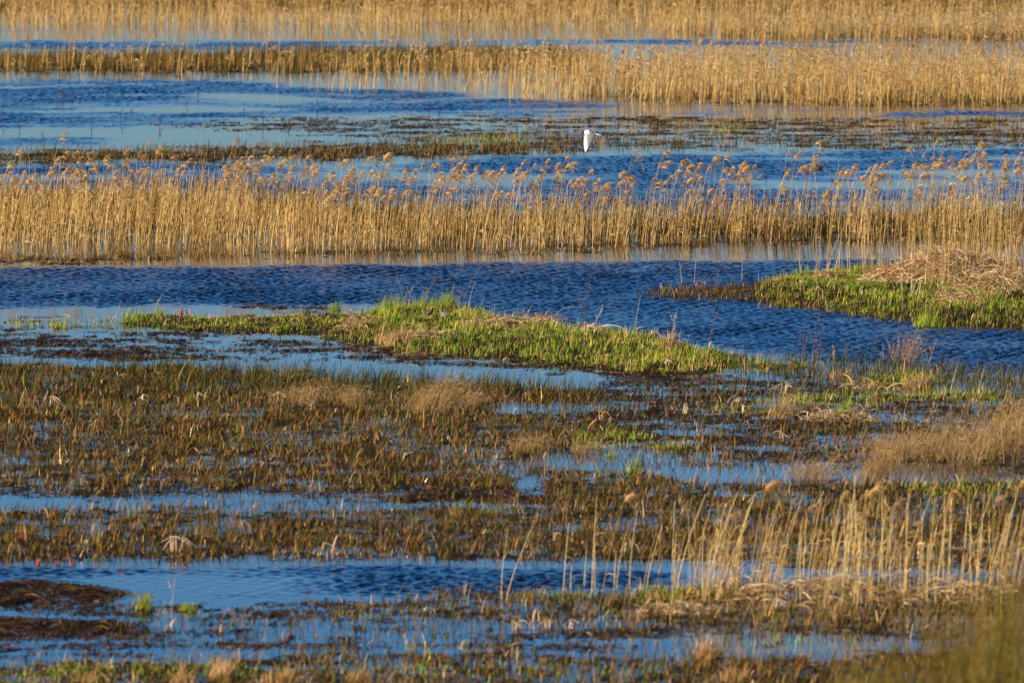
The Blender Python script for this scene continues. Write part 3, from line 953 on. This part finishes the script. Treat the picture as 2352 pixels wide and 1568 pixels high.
for a in [
    (1535, 818, 46, 62, 160, 'mixed tussock with pale bent straw near the right tail of the island'),
    (510, 1562, 60, 80, 260, 'tallest rust brown dry tussock along the bottom left edge'),
    (640, 1572, 90, 60, 300, 'wide golden dry tussock at the bottom, left of centre'),
    (420, 1572, 60, 55, 200, 'straw coloured tussock left of the tall rust brown one'),
    (195, 1566, 50, 50, 160, 'brown dry tussock among green blades at bottom left'),
    (1625, 1508, 80, 62, 320, 'orange brown dry tussock right of the bottom centre pool'),
    (1690, 1562, 70, 50, 240, 'golden dry tussock at the bottom edge right of centre'),
    (820, 1562, 60, 40, 160, 'low tan tussock at the bottom edge near the centre'),
    (905, 792, 90, 52, 320, 'reddish dry clump on the front edge of the central island'),
    (2110, 890, 80, 60, 260, 'bristly dry clump between the channel and the right shallows'),
    (1930, 868, 60, 40, 160, 'low dry clump at the channel edge right of the island'),
]:
    tussock(*a[:5], DT, [30, 30, 20, 20], a[5], lean=.55, name='dry_tussock', bw=(.008, .018), mat=MAT_DRY)

# wispy dead grass leaning with the wind
WB = [(.44, .28, .11), (.32, .19, .07), (.56, .40, .2), (.2, .11, .04)]
for a in [
    (1000, 945, 180, 84, 620, .5, 'large wispy brown grass clump leaning right in the dark sedge'),
    (690, 925, 160, 62, 340, .1, 'wispy brown grass clump left of the large one'),
    (815, 935, 60, 60, 260, .0, 'small wispy brown clump between the two bigger ones'),
    (1090, 930, 60, 50, 160, .4, 'thin wispy tuft at the right side of the large clump'),
    (2240, 1050, 300, 100, 1300, .25, 'biggest hazy brown grass mass at the right edge'),
    (2080, 1050, 240, 66, 700, .35, 'hazy brown grass mass left of the biggest one'),
    (2330, 990, 140, 90, 600, .3, 'hazy brown grass behind the biggest mass at the right edge'),
    (1790, 960, 60, 70, 160, .5, 'thin leaning brown grass right of the central shallows'),
    (1865, 1100, 130, 70, 340, .2, 'blurred pinkish brown grass tuft over the pale water'),
    (2005, 1112, 90, 85, 380, .4, 'blurred fluffy brown grass head right of the pinkish tuft'),
    (1215, 1035, 100, 44, 240, .3, 'low straw brown grass at the middle of the sedge field'),
    (1345, 1040, 80, 34, 140, .3, 'short straw brown grass right of the low one'),
    (2080, 830, 70, 70, 140, .3, 'feathery grey brown weed at the channel edge'),
]:
    s = scale_at(a[1]); w, h, n = a[2] / s, a[3] / s, a[4]
    X = rng.normal(0, w / 4, n); Y = rng.normal(0, w / 4, n)
    hh = h * rng.uniform(.35, 1, n)
    hh *= .55 + .9 * fbm(X * 2.2 + a[0], Y * 1.5, 150, 2)
    mb = MB(); blades(mb, X, Y, np.zeros(n), hh, rng.uniform(.003, .006, n), mixc(WB, [35, 30, 20, 15], n), lean=.75, wind=a[5] * .8, k=6, curl=1.3, tip=.4)
    q = n * 2; i = rng.integers(0, n, q); az = rng.uniform(0, 6.28, q); tt = rng.uniform(.4, 1, q)
    Pl = leaf_paths(X[i] + a[5] * hh[i] * tt, Y[i], hh[i] * tt, az, rng.uniform(.05, .14, q), rng.uniform(-.2, 1.2, q), .4)
    mb.ribbon(Pl, np.full((q, 4), .004), np.stack([-np.sin(az) * .5, np.cos(az) * .5, np.full(q, .7)], -1), mixc(WB, [35, 25, 30, 5], q))
    place('dry_grass', mb, MAT_DRY, a[0], a[1], a[6], 'dry grass')


def straw_heap(bx, by, w, h, n, label, dark=.15):
    s = scale_at(by); w, h = w / s, h / s
    a = rng.uniform(0, 2 * np.pi, n); r = np.sqrt(rng.uniform(0, 1, n))
    X = np.cos(a) * r * w / 2; Y = np.sin(a) * r * w / 2.4
    bump = .6 + .8 * fbm(X * 2.5 + bx, Y * 2.5, 120, 3)
    Zs = h * np.maximum(0, 1 - r ** 2) * bump * rng.uniform(.75, 1.05, n)
    L = rng.gamma(4, .07, n); az = rng.uniform(0, 2 * np.pi, n); el = rng.normal(.25, .4, n)
    t = np.linspace(0, 1, 5)[None]
    P = np.stack([X[:, None] + (np.cos(az) * np.cos(el) * L)[:, None] * t, Y[:, None] + (np.sin(az) * np.cos(el) * L)[:, None] * t,
                  Zs[:, None] + (np.sin(el) * L)[:, None] * t - (L * .5)[:, None] * t ** 2], -1)
    P[..., 2] = np.maximum(P[..., 2], 0)
    sd_ = np.stack([-np.sin(az) * .6, np.cos(az) * .6, rng.uniform(-.8, .8, n)], -1)
    mb = MB(); mb.ribbon(P, rng.uniform(.008, .02, n)[:, None] * np.array([[.8, 1, 1, .8, .2]]), sd_, mixc([(.66, .47, .25), (.50, .32, .14), (.32, .18, .07), (.8, .64, .42)], [30, 28, 24, 18], n))
    return place('straw_heap', mb, MAT_DRY, bx, by, label, 'straw')


straw_heap(2190, 686, 340, 74, 5200, 'biggest pale mound of matted dead reeds on the right bank')
straw_heap(2300, 706, 260, 46, 2200, 'matted straw in front of the biggest mound at the right edge')
straw_heap(2060, 684, 150, 36, 1200, 'darker matted straw at the left foot of the biggest mound')
straw_heap(1895, 668, 70, 14, 260, 'small flat brown straw patch in green grass on the right bank')
straw_heap(2200, 722, 130, 20, 500, 'pale straw spilling down into green grass at the front of the right bank')
straw_heap(1135, 772, 140, 24, 800, 'flat pale straw heap in the middle of the central island')
straw_heap(1240, 760, 90, 14, 260, 'thin straw scatter behind the flat heap on the island')
straw_heap(820, 768, 60, 34, 260, 'tilted pale straw bundle left of the island hummock')
straw_heap(975, 790, 110, 20, 360, 'low brown straw at the front edge of the island')
straw_heap(1350, 788, 60, 18, 160, 'small whitish straw tangle right of the flat island heap')
straw_heap(1990, 890, 130, 16, 300, 'fallen straw sheaf across the water right of the island tail')
straw_heap(1930, 965, 190, 22, 380, 'arched fallen straw with long stems in the right shallows')
straw_heap(1560, 1405, 200, 22, 420, 'long curved fallen straw in the foreground left of the reed clumps')
straw_heap(1880, 1378, 480, 50, 800, 'broken reed litter round the feet of the foreground reeds')
straw_heap(2200, 1378, 340, 40, 450, 'paler reed litter at the feet of the right foreground reeds')


def path_tube(mb, pts, w0, w1, col, sides=4):
    P = np.array(pts, float)[None]
    k = P.shape[1]
    mb.tube(P, np.linspace(w0, w1, k)[None], np.array(col, float)[None], sides=sides)


def stalk(bx, by, tx, ty, branches, label, col=(.22, .11, .07), w=.010, seeds=True, spread=.35, name='dry_stalk', cat='dry stalk', bent=0, group=None):
    s = scale_at(by); h = (by - ty) / s; dx = (tx - bx) / s
    mb = MB()
    t = np.linspace(0, 1, 7)
    main = np.stack([dx * t ** (1.3 + bent), .02 * np.sin(5 * t), h * (t if not bent else np.sin(t * 1.9) / np.sin(1.9 if 1.9 < 1.57 else 1.57) * .98)], -1)
    path_tube(mb, main, w, w * .4, col)
    for i in range(branches):
        q = rng.uniform(.25, .85); b0 = np.array([dx * q ** 1.3, 0, h * q]); sg = rng.choice([-1, 1])
        L = h * rng.uniform(.15, .4)
        pts = [b0 + np.array([sg * spread * L * u ** .8, rng.uniform(-.2, .2) * L * u, L * u]) for u in (0, .3, .65, 1)]
        path_tube(mb, pts, w * .55, w * .3, col, 3)
        if seeds:
            n = 9; u = rng.uniform(.2, 1, n); c = b0 + np.stack([sg * spread * L * u ** .8, 0 * u, L * u], -1)
            az = rng.uniform(0, 6.28, n)
            P = c[:, None, :] + np.stack([np.cos(az), np.sin(az), np.full(n, .3)], -1)[:, None, :] * np.linspace(-.012, .012, 3)[None, :, None]
            mb.tube(P, np.full((n, 3), 1.) * np.array([[.006, .014, .006]]), mixc([col], [1], n))
    return place(name, mb, MAT_DRY, bx, by, label, cat, group)


PB = (.62, .46, .30); RB = (.24, .10, .07)
for a in [
    (1056, 716, 1090, 627, 3, RB, 'dark beaded stalk leaning right behind the island grass'),
    (1074, 740, 1090, 674, 0, PB, 'pale straight stalk in front of the dark beaded one'),
    (1201, 745, 1222, 697, 1, PB, 'short pale stalk leaning right on the island back edge'),
    (1342, 760, 1347, 651, 5, RB, 'tall thin branching stalk right of the arched straw on the island'),
    (1359, 762, 1385, 704, 3, PB, 'pale forked stalk right of the tall branching one'),
    (1457, 790, 1471, 695, 0, PB, 'bare pale stalk alone on the right half of the island'),
    (1542, 812, 1551, 733, 4, PB, 'pale spiky stalks above the mixed tussock'),
    (932, 712, 911, 626, 3, (.32, .18, .12), 'thin stalk leaning left out of the island hummock'),
    (940, 712, 944, 655, 4, (.45, .28, .2), 'forked pale brown stalk at the hummock, second from left'),
    (962, 714, 1002, 637, 5, (.35, .2, .14), 'long branching stalk leaning right over the hummock'),
    (1030, 712, 1042, 644, 5, (.3, .16, .1), 'branching stalk at the right end of the hummock'),
    (1566, 648, 1560, 597, 1, PB, 'broken pale stalk with a bent top, leftmost of the right bank spit'),
    (1595, 648, 1599, 583, 0, PB, 'thin pale upright stalk on the right bank spit'),
    (1648, 648, 1653, 588, 1, RB, 'dark thin stalk in the middle of the right bank spit'),
    (1704, 644, 1706, 581, 0, PB, 'thick pale upright stalk right on the spit'),
    (1742, 648, 1743, 620, 0, PB, 'shortest pale stalk where the spit meets the green bank'),
    (1837, 650, 1835, 570, 0, PB, 'pair like pale stalk at the left of the green bank'),
    (1896, 655, 1950, 520, 1, PB, 'long leaning pale stalk rising from the green bank'),
    (1951, 660, 1953, 497, 1, PB, 'very tall straight stalk over the green bank'),
    (1987, 650, 2006, 486, 0, PB, 'tallest slim stalk right of the straight one'),
    (2072, 720, 2070, 540, 1, PB, 'tall straw stalk crossing in front of the straw mound'),
    (1622, 808, 1650, 708, 7, RB, 'red brown fan of branching stalks at the island tail'),
    (1842, 832, 1847, 738, 5, RB, 'red brown seed stalk left of a pair over the channel'),
    (1868, 832, 1874, 735, 5, RB, 'red brown seed stalk in the middle over the channel'),
    (1874, 834, 1892, 746, 4, RB, 'leaning red brown seed stalk right of the middle one'),
    (2008, 850, 2012, 769, 6, (.10, .05, .035), 'dark stalk with a clustered seed head at the channel edge'),
    (1914, 850, 1917, 790, 2, PB, 'thin pale stalk left of the dark seed head'),
    (2054, 838, 2040, 780, 7, (.4, .26, .2), 'fine twiggy stalk leaning left at the channel edge'),
    (2089, 850, 2087, 769, 3, (.3, .17, .12), 'thin wavy stalk right of the twiggy one'),
    (2130, 850, 2150, 780, 7, (.42, .27, .2), 'bushy fine stalk leaning right at the channel edge'),
    (2183, 905, 2203, 827, 1, PB, 'pale leaning stalk in front of the channel, right side'),
    (2246, 905, 2262, 835, 1, PB, 'pale stalk nearest the right edge in front of the channel'),
    (2055, 905, 2052, 860, 2, PB, 'short forked stalk over the right shallows'),
    (393, 1415, 403, 1315, 1, (.55, .36, .24), 'blurred pale stalk standing in the lower left pool'),
    (270, 1400, 285, 1290, 3, (.25, .14, .1), 'blurred dark thin stalk left of the pale one in the pool'),
    (690, 1440, 728, 1340, 3, RB, 'blurred reddish stalk leaning right over the lower pool edge'),
    (640, 1500, 692, 1420, 4, RB, 'blurred reddish branching stalk near the bottom'),
    (1290, 1210, 1310, 1110, 6, (.42, .22, .12), 'blurred brown feathery stalk above the lower pool'),
    (110, 740, 111, 698, 1, RB, 'thin reddish stalk in the calm water at left'),
    (265, 733, 279, 686, 1, PB, 'thin pale leaning stalk left of the island tip'),
    (350, 725, 375, 670, 1, PB, 'thin curved stalk above the island tip'),
]:
    stalk(*a[:5], a[6], col=a[5], w=.011 if a[5] == PB else .009)
s_arc = stalk(1270, 752, 1338, 700, 0, 'long arching pale stem bowing right on the island', col=PB, w=.009, bent=1)

far = [(45, 308, 32), (96, 322, 26), (130, 226, 20), (145, 230, 34), (167, 228, 18), (276, 278, 34), (300, 262, 20), (367, 292, 32), (455, 226, 24), (604, 298, 46), (796, 310, 40), (560, 262, 16), (430, 250, 16), (210, 305, 22), (730, 250, 26), (665, 290, 20), (985, 262, 26), (1010, 284, 40), (1600, 385, 36), (1345, 388, 30), (1760, 405, 20), (1420, 262, 24), (1880, 268, 26), (5, 270, 40)]
for x, y, h in far:
    side = 'left' if x < 600 else 'right'
    hi = 'taller' if h > 29 else 'short'
    stalk(x, y, x + rng.uniform(-4, 8), y - h, 4, '%s dark dead stalk in far open water, %s of the pools' % (hi, side), col=(.10, .05, .05), w=.022, spread=.25, name='dead_stalk', cat='dead stalk', group='%s dark stalks, %s far pools' % (hi, side))

# snapped and folded pale reed ends
BL = [
    (42, 937, 48, 1, 0, 'pale spear shaped leaf, left one of two at the left edge'),
    (76, 940, 54, 1, 0, 'taller pale spear shaped leaf, right one of two at the left edge'),
    (118, 937, 30, 3, 1, 'splayed pale broken reeds near the two spears'),
    (210, 986, 26, 2, 1, 'pale broken reed shaped like an upturned V, left sedge'),
    (434, 993, 34, 2, 0, 'pair of pale upright reed ends in the left sedge'),
    (456, 990, 22, 1, 1, 'pale hooked reed end beside the upright pair'),
    (521, 965, 24, 1, 1, 'tan hooked reed end in the middle of the left sedge'),
    (448, 920, 26, 2, 1, 'small folded pale reed in the upper left sedge'),
    (632, 925, 34, 3, 1, 'pale crossed reed ends left of the wispy clumps'),
    (328, 918, 18, 2, 1, 'short pinkish broken reed in the upper left sedge'),
    (1352, 964, 18, 1, 1, 'thick pale reed piece lying on the shallow water'),
    (1380, 964, 26, 2, 1, 'looped pale reed piece right of the lying one'),
    (1400, 968, 18, 2, 1, 'small pale folded reed, rightmost of the three in the shallows'),
    (1494, 944, 16, 1, 0, 'white tipped reed stump beside a dark clod'),
    (1573, 950, 34, 4, 0, 'cluster of upright pale reed stumps in the shallows'),
    (1697, 925, 22, 4, 1, 'star shaped pale broken reed in the right shallows'),
    (1802, 906, 40, 6, 1, 'arched bundle of whitish broken reeds in the right shallows'),
    (1758, 962, 40, 1, 0, 'single tan spear leaf left of the thin leaning grass'),
    (1797, 1008, 26, 2, 1, 'white reed tip sticking out of the shallow water'),
    (1640, 1040, 30, 3, 0, 'tan upright reed stumps at the edge of the shallows'),
    (406, 1268, 50, 6, 1, 'big pale bundle of folded reeds in the lower left sedge'),
    (738, 1275, 36, 2, 1, 'pale reed bent into a hook to the right, above the lower pool'),
    (897, 1273, 28, 1, 0, 'leaning pale reed end above the lower pool'),
    (828, 1273, 20, 1, 0, 'short leaning pale reed end left of the longer one'),
    (1355, 1220, 26, 1, 0, 'bright white reed end in the lower centre sedge'),
    (1184, 1447, 34, 5, 1, 'tangle of pale arched reeds in the foreground, left of three'),
    (1258, 1440, 30, 4, 1, 'pale arched reed loop in the foreground, middle of three'),
    (1312, 1442, 30, 4, 1, 'pale tangled reed loops in the foreground, right of three'),
    (1905, 665, 60, 3, 0, 'wide whitish leaf leaning right on the green bank'),
    (2105, 712, 60, 5, 0, 'white dead leaf stack at the front of the right bank'),
    (1370, 790, 20, 4, 1, 'whitish folded reeds near the front of the island'),
    (1500, 795, 24, 5, 1, 'white broken reeds left of the mixed tussock'),
    (1530, 848, 22, 5, 1, 'whitish reed tangle at the front of the island tail'),
    (1155, 832, 16, 3, 1, 'reddish pale reed bits in front of the island'),
    (1275, 1240, 24, 3, 1, 'tan folded reed in the lower centre sedge'),
    (1780, 1400, 34, 3, 1, 'tan reed broken into a roof shape at the lower right'),
    (200, 1250, 20, 2, 1, 'tan reed ends in the lower left sedge'),
]
for x, y, h, n, fold, lab in BL:
    s = scale_at(y); H = h / s
    mb = MB()
    for i in range(n):
        ox = rng.uniform(-.5, .5) * H * .45 * (n > 1); oy = rng.uniform(-.05, .05)
        hh = H * rng.uniform(.65, 1.0); sg = 1 if rng.uniform() < .6 else -1
        a0 = rng.normal(.12, .15)
        p0 = np.array([ox, oy, -.02]); p1 = p0 + np.array([a0 * hh, 0, hh])
        if fold:
            L = hh * rng.uniform(.5, 1.0)
            p2 = p1 + np.array([sg * L * .5, rng.uniform(-.3, .3) * L, -L * rng.uniform(0, .5)])
            p3 = p2 + np.array([sg * L * .4, 0, -L * rng.uniform(.2, .6)])
            pts = [p0, (p0 + p1) / 2, p1, (p1 + p2) / 2, p2, p3]
        else:
            pts = [p0, p0 * .6 + p1 * .4, p0 * .25 + p1 * .75, p1]
        P = np.array(pts)[None]; k = P.shape[1]
        mb.tube(P, np.concatenate([np.linspace(.019, .015, k - 1), [.004]])[None], mixc([(.58, .42, .26), (.46, .30, .17), (.68, .54, .38)], [3, 2, 2], 1), sides=4)
    place('broken_reed', mb, MAT_DRY, x, y, lab, 'broken reed')

for x, y, h, lab in [(86, 1296, 30, 'deep red shoot at the pool edge, leftmost of four'), (105, 1297, 26, 'pinkish red thin shoot at the pool edge, second of four'), (132, 1297, 28, 'red shoot at the pool edge, third of four'), (166, 1296, 26, 'thin red shoot at the pool edge, rightmost of four'),
                     (46, 1236, 40, 'orange red curled leaf in the lower left sedge'), (415, 722, 42, 'dark red leaf on the left arm of the island, left of two'), (430, 722, 36, 'dark red leaf on the left arm of the island, right of two'), (460, 1062, 26, 'small pinkish red shoot in the left sedge'),
                     (1600, 1104, 34, 'rust red shoots at the field edge, leftmost of three'), (1647, 1106, 36, 'rust red shoots at the field edge, middle of three'), (1689, 1106, 34, 'rust red shoots at the field edge, rightmost of three'), (940, 728, 34, 'red brown rotten stem in the island hummock'), (184, 930, 40, 'reddish slanting leaf right of the two pale spears'), (130, 930, 34, 'orange green slanting leaf near the two pale spears')]:
    tussock(x, y, 9, h, 9, [(.38, .07, .03), (.30, .05, .03), (.42, .16, .05)], [3, 2, 2], lab, lean=.12, name='red_shoot', cat='shoot', bw=(.018, .034))

# dark clod in the shallows
mb = MB()
n = 160; a = rng.uniform(0, 6.28, n); r = rng.uniform(0, .09, n)
X0 = np.cos(a) * r * 1.5; Y0 = np.sin(a) * r
blades(mb, X0, Y0, np.zeros(n), .11 * (1 - r * 8).clip(.2, 1), rng.uniform(.012, .02, n), mixc([(.03, .02, .012), (.12, .07, .03)], [4, 1], n), lean=1.0)
place('peat_clod', mb, MAT_LEAF, 1500, 946, 'dark ragged peat clod beside the white tipped reed stump', 'clod')

# out of focus weeds on the near bank, lower right
for i in range(52):
    x = rng.uniform(2.2, 6.2); y = rng.uniform(76, 86)
    x = x + (1 - (x - 2) / 5) * .3
    n = 90
    h = rng.uniform(.4, 1.3)
    X0 = rng.normal(0, .26, n).clip(-.5, .5); Y0 = rng.normal(0, .26, n).clip(-.5, .5)
    mb = MB(); hh = h * rng.uniform(.5, 1, n)
    blades(mb, X0, Y0, np.zeros(n), hh, rng.uniform(.004, .010, n), mixc([(.17, .12, .02), (.22, .12, .03), (.11, .12, .015), (.34, .22, .07)], [35, 20, 30, 15], n), lean=.25, wind=.1, k=5, tip=.4)
    q = n * 5; j = rng.integers(0, n, q); az = rng.uniform(0, 6.28, q); tt = rng.uniform(.25, 1, q)
    Pl = leaf_paths(X0[j] + .1 * hh[j] * tt, Y0[j], hh[j] * tt, az, rng.uniform(.03, .10, q), rng.uniform(.2, 1.3, q), .3)
    mb.ribbon(Pl, np.full((q, 4), .008), np.stack([-np.sin(az) * .5, np.cos(az) * .5, np.full(q, .7)], -1), mixc([(.17, .12, .02), (.22, .12, .03), (.11, .12, .015)], [35, 20, 30], q))
    o = link('bank_weed', mb.mesh('bank_weed'), MAT_LEAF)
    o.location = (x, y, float(ground_z(np.array([x]), np.array([y]))[0]) - .03)
    tag(o, 'blurred olive brown weed of the nearest bank, lower right corner', 'weed', 'blurred weeds of the nearest bank')

# ---------------------------------------------------------------- birds
from mathutils import Matrix


def loft(rings, seg=20):
    """rings: (centre xyz, ry, rz) along a body axis; closed skin"""
    V = []; Q = []
    cs = np.array([r[0] for r in rings], float)
    T = np.gradient(cs, axis=0); T /= np.linalg.norm(T, axis=1, keepdims=True)
    for c, tn, r in zip(cs, T, rings):
        side = np.array([0, 1.0, 0]); up = np.cross(tn, side); up /= np.linalg.norm(up)
        for i in range(seg):
            a = 2 * np.pi * i / seg
            V.append(c + side * math.cos(a) * r[1] + up * math.sin(a) * r[2])
    k = len(rings)
    for j in range(k - 1):
        for i in range(seg):
            Q.append((j * seg + i, j * seg + (i + 1) % seg, (j + 1) * seg + (i + 1) % seg, (j + 1) * seg + i))
    faces = Q + [tuple(range(seg))[::-1], tuple(range((k - 1) * seg, k * seg))]
    return V, faces


def fuse(pieces, name, voxel, colour, smooth=2):
    V = []; Fc = []
    for v, f in pieces:
        n0 = len(V); V += [tuple(p) for p in v]; Fc += [tuple(i + n0 for i in q) for q in f]
    me = bpy.data.meshes.new('tmp'); me.from_pydata(V, [], Fc); me.update()
    o = bpy.data.objects.new('tmp', me); COL.objects.link(o)
    r = o.modifiers.new('r', 'REMESH'); r.mode = 'VOXEL'; r.voxel_size = voxel; r.use_smooth_shade = True
    s_ = o.modifiers.new('s', 'SMOOTH'); s_.iterations = smooth; s_.factor = .5
    dg = bpy.context.evaluated_depsgraph_get(); dg.update()
    m2 = bpy.data.meshes.new_from_object(o.evaluated_get(dg))
    bpy.data.objects.remove(o); bpy.data.meshes.remove(me)
    co = np.zeros(len(m2.vertices) * 3, np.float32); m2.vertices.foreach_get('co', co); co = co.reshape(-1, 3)
    C = colour(co)
    a = m2.color_attributes.new('Col', 'FLOAT_COLOR', 'POINT')
    a.data.foreach_set('color', np.concatenate([C, np.ones((len(C), 1))], 1).astype(np.float32).ravel())
    m2.polygons.foreach_set('use_smooth', np.ones(len(m2.polygons), bool))
    m2.name = name
    return m2


# gull: photo-zoom outline, 2341 zoom pixels to the metre, origin at the body middle
G = lambda x, z, y=0.0: ((x - 1080) / 2341.0, y, -(z - 520) / 2341.0)
body = loft([(G(862, 545), .004, .005), (G(820, 530), .02, .022), (G(835, 512), .026, .030), (G(880, 498), .033, .036), (G(930, 492), .042, .043), (G(1020, 500), .052, .050),
             (G(1110, 520), .050, .046), (G(1200, 535), .038, .034), (G(1280, 548), .022, .020), (G(1350, 570), .018, .011), (G(1430, 590), .030, .012), (G(1500, 602), .036, .011), (G(1565, 616), .038, .009)])
head = loft([(G(762, 548), .005, .005), (G(776, 535), .016, .018), (G(798, 522), .023, .026), (G(825, 512), .025, .029), (G(850, 508), .023, .027), (G(885, 502), .026, .029)])
# wing sections from root to tip: leading point, trailing point, thickness, sideways (y) place
SEC = [((885, 520), (1290, 560), .030, -.035), ((880, 640), (1262, 650), .022, -.075), ((850, 760), (1205, 760), .018, -.12), ((838, 900), (1150, 900), .014, -.16),
       ((842, 1030), (1112, 1030), .012, -.19), ((858, 1140), (1075, 1110), .011, -.21), ((880, 1230), (1000, 1215), .010, -.225), ((915, 1325), (940, 1318), .008, -.24)]


def wing(sec, sgn, zs=1.0):
    V = []; Fc = []; ns = 10
    for lead, trail, th, y in sec:
        for i in range(ns * 2):
            u = (i if i < ns else 2 * ns - 1 - i) / (ns - 1.0)
            x = lead[0] * (1 - u) + trail[0] * u; z = lead[1] * (1 - u) + trail[1] * u
            z = 520 + (z - 520) * zs
            prof = th * .5 * (max(.12, (1 - u) ** .6) * min(1, u * 6 + .3)) + .0035
            p = G(x, z, sgn * y + (.02 * math.sin(u * 3.1)) * -sgn)
            V.append((p[0], p[1] + (prof if i < ns else -prof), p[2]))
    m_ = ns * 2
    for j in range(len(sec) - 1):
        for i in range(m_):
            Fc.append((j * m_ + i, j * m_ + (i + 1) % m_, (j + 1) * m_ + (i + 1) % m_, (j + 1) * m_ + i))
    Fc += [tuple(range(m_))[::-1], tuple(range((len(sec) - 1) * m_, len(sec) * m_))]
    return V, Fc


def gull_col(co):
    zx = co[:, 0] * 2341 + 1080; zz = 520 - co[:, 2] * 2341; y = co[:, 1]
    C = np.tile(np.array([[.74, .74, .73]]), (len(co), 1))
    grey = ((zx > 1060) & (zz < 640) & (zx < 1300)) | ((zx > 950 + (zz - 600) * .12) & (zz >= 560) & (zz < 1100) & (np.abs(y) > .02) & (zx < 1320))
    C[grey] = (.30, .31, .34)
    t = zz > 1040
    edge = 1085 - (zz - 1085) * .66
    C[t & (zx > edge - 50 - 18 * np.sin(zz / 14.0))] = (.015, .015, .017)
    hd = (zx < 862 - (zz - 520) * .12) & (zz < 600) & (np.abs(y) < .03)
    C[hd] = (.055, .022, .012)
    return C


GX, GY, GZ_ = None, None, None
gd = 171.0
gvx, gvy = 764 + .35 * 0, 0
gvx, gvy = (2200 + 1080 / 10.45) * .588, (470 + 520 / 10.45) * .588
a_ = (gvx - 1176) / F; b_ = -(gvy - 784) / F
dd = Vector((a_, CP + b_ * SP, -SP + b_ * CP))
gloc = Vector((0, 0, H_CAM)) + dd * (gd / dd.y)
gull = link('gull', fuse([body, head, wing(SEC, 1), wing(SEC, -1, .93)], 'gull', .0045, gull_col, 1), MAT_FEATHER)
gull.location = gloc
gull.scale = (gd / 149.0,) * 3
tag(gull, 'white gull with a dark hood flying left above the marsh, wings down', 'gull')
bv, bf = loft([(G(785, 538), .007, .008), (G(755, 558), .008, .009), (G(725, 582), .006, .007), (G(702, 606), .0015, .0015)], 10)
me = make_mesh('bill', bv, [f for f in bf if len(f) == 4], np.tile([[.12, .02, .012]], (len(bv), 1)), True)
link('bill', me, MAT_FEATHER, gull)
for sy in (-1, 1):
    ev, ef = loft([(G(802 + d, 512), r, r) for d, r in ((-8, .0008), (-5, .003), (0, .0042), (5, .003), (8, .0008))], 8)
    ev = [(v[0], v[1] + sy * .019, v[2]) for v in ev]
    link('eye', make_mesh('eye', ev, [f for f in ef if len(f) == 4], np.tile([[.01, .01, .01]], (len(ev), 1)), True), MAT_FEATHER, gull)


def small_bird(name, vx, vy, L, cols, label, cat, rotz, float_=False, band=None):
    k = L / .25
    b = [((-.115 * k, 0, .005 * k), .004 * k, .004 * k), ((-.09 * k, 0, .0 * k), .022 * k, .018 * k), ((-.04 * k, 0, -.004 * k), .046 * k, .040 * k), ((.01 * k, 0, 0), .054 * k, .050 * k), ((.055 * k, 0, .012 * k), .044 * k, .044 * k), ((.085 * k, 0, .035 * k), .026 * k, .028 * k), ((.10 * k, 0, .05 * k), .008 * k, .01 * k)]
    hd = [((.06 * k, 0, .045 * k), .018 * k, .02 * k), ((.075 * k, 0, .066 * k), .024 * k, .025 * k), ((.098 * k, 0, .078 * k), .023 * k, .024 * k), ((.118 * k, 0, .074 * k), .013 * k, .013 * k), ((.128 * k, 0, .070 * k), .004 * k, .004 * k)]

    def cf(co):
        C = np.tile(np.array([cols[0]], float), (len(co), 1))
        C[co[:, 0] > .062 * k + 0 * co[:, 2]] = cols[1]
        C[(co[:, 2] < -.018 * k)] = cols[2]
        if band:
            w_ = (np.sin(co[:, 1] * 260 / k + co[:, 0] * 30) > .55) & (co[:, 2] > .0)
            C[w_] = band
        return C
    o = link(name, fuse([loft(b, 16), loft(hd, 14)], name, .005 * k, cf, 3), MAT_FEATHER)
    X, Y = ground_at(vx, vy); z = 0.0 if float_ else float(gz(np.array([float(X)]), np.array([float(Y)]))[0])
    o.location = (float(X), float(Y), z + (.03 if float_ else .115) * k)
    o.rotation_euler = (0, 0, rotz)
    tag(o, label, cat)
    bb = loft([((.122 * k, 0, .072 * k), .005 * k, .005 * k), ((.15 * k, 0, .066 * k), .003 * k, .003 * k), ((.175 * k, 0, .06 * k), .001 * k, .001 * k)], 8)
    link('bill', make_mesh('bill', bb[0], [f for f in bb[1] if len(f) == 4], np.tile([[.12, .08, .04]], (len(bb[0]), 1)), True), MAT_FEATHER, o)
    if not float_:
        for sy in (-1, 1):
            g = MB(); path_tube(g, [(0, sy * .018 * k, -.04 * k), (-.008, sy * .018 * k, -.075 * k), (.004, sy * .018 * k, -.115 * k)], .006, .004, (.16, .12, .05))
            link('leg', g.mesh('leg'), MAT_FEATHER, o)
    return o


small_bird('snipe', 984, 759, .27, [(.10, .05, .025), (.09, .05, .03), (.4, .3, .2)], 'brown striped wader half hidden in the island grass, left of two birds', 'wader', R(35), band=(.5, .36, .2))
small_bird('wader', 1021, 762, .27, [(.17, .15, .15), (.16, .14, .14), (.45, .38, .32)], 'plain grey wader in the island grass, right of two birds', 'wader', R(150))
small_bird('duck', 1881, 389, .30, [(.03, .025, .03), (.28, .13, .10), (.05, .04, .04)], 'small dark duck with a reddish head swimming behind the right reed tops', 'duck', R(10), float_=True)
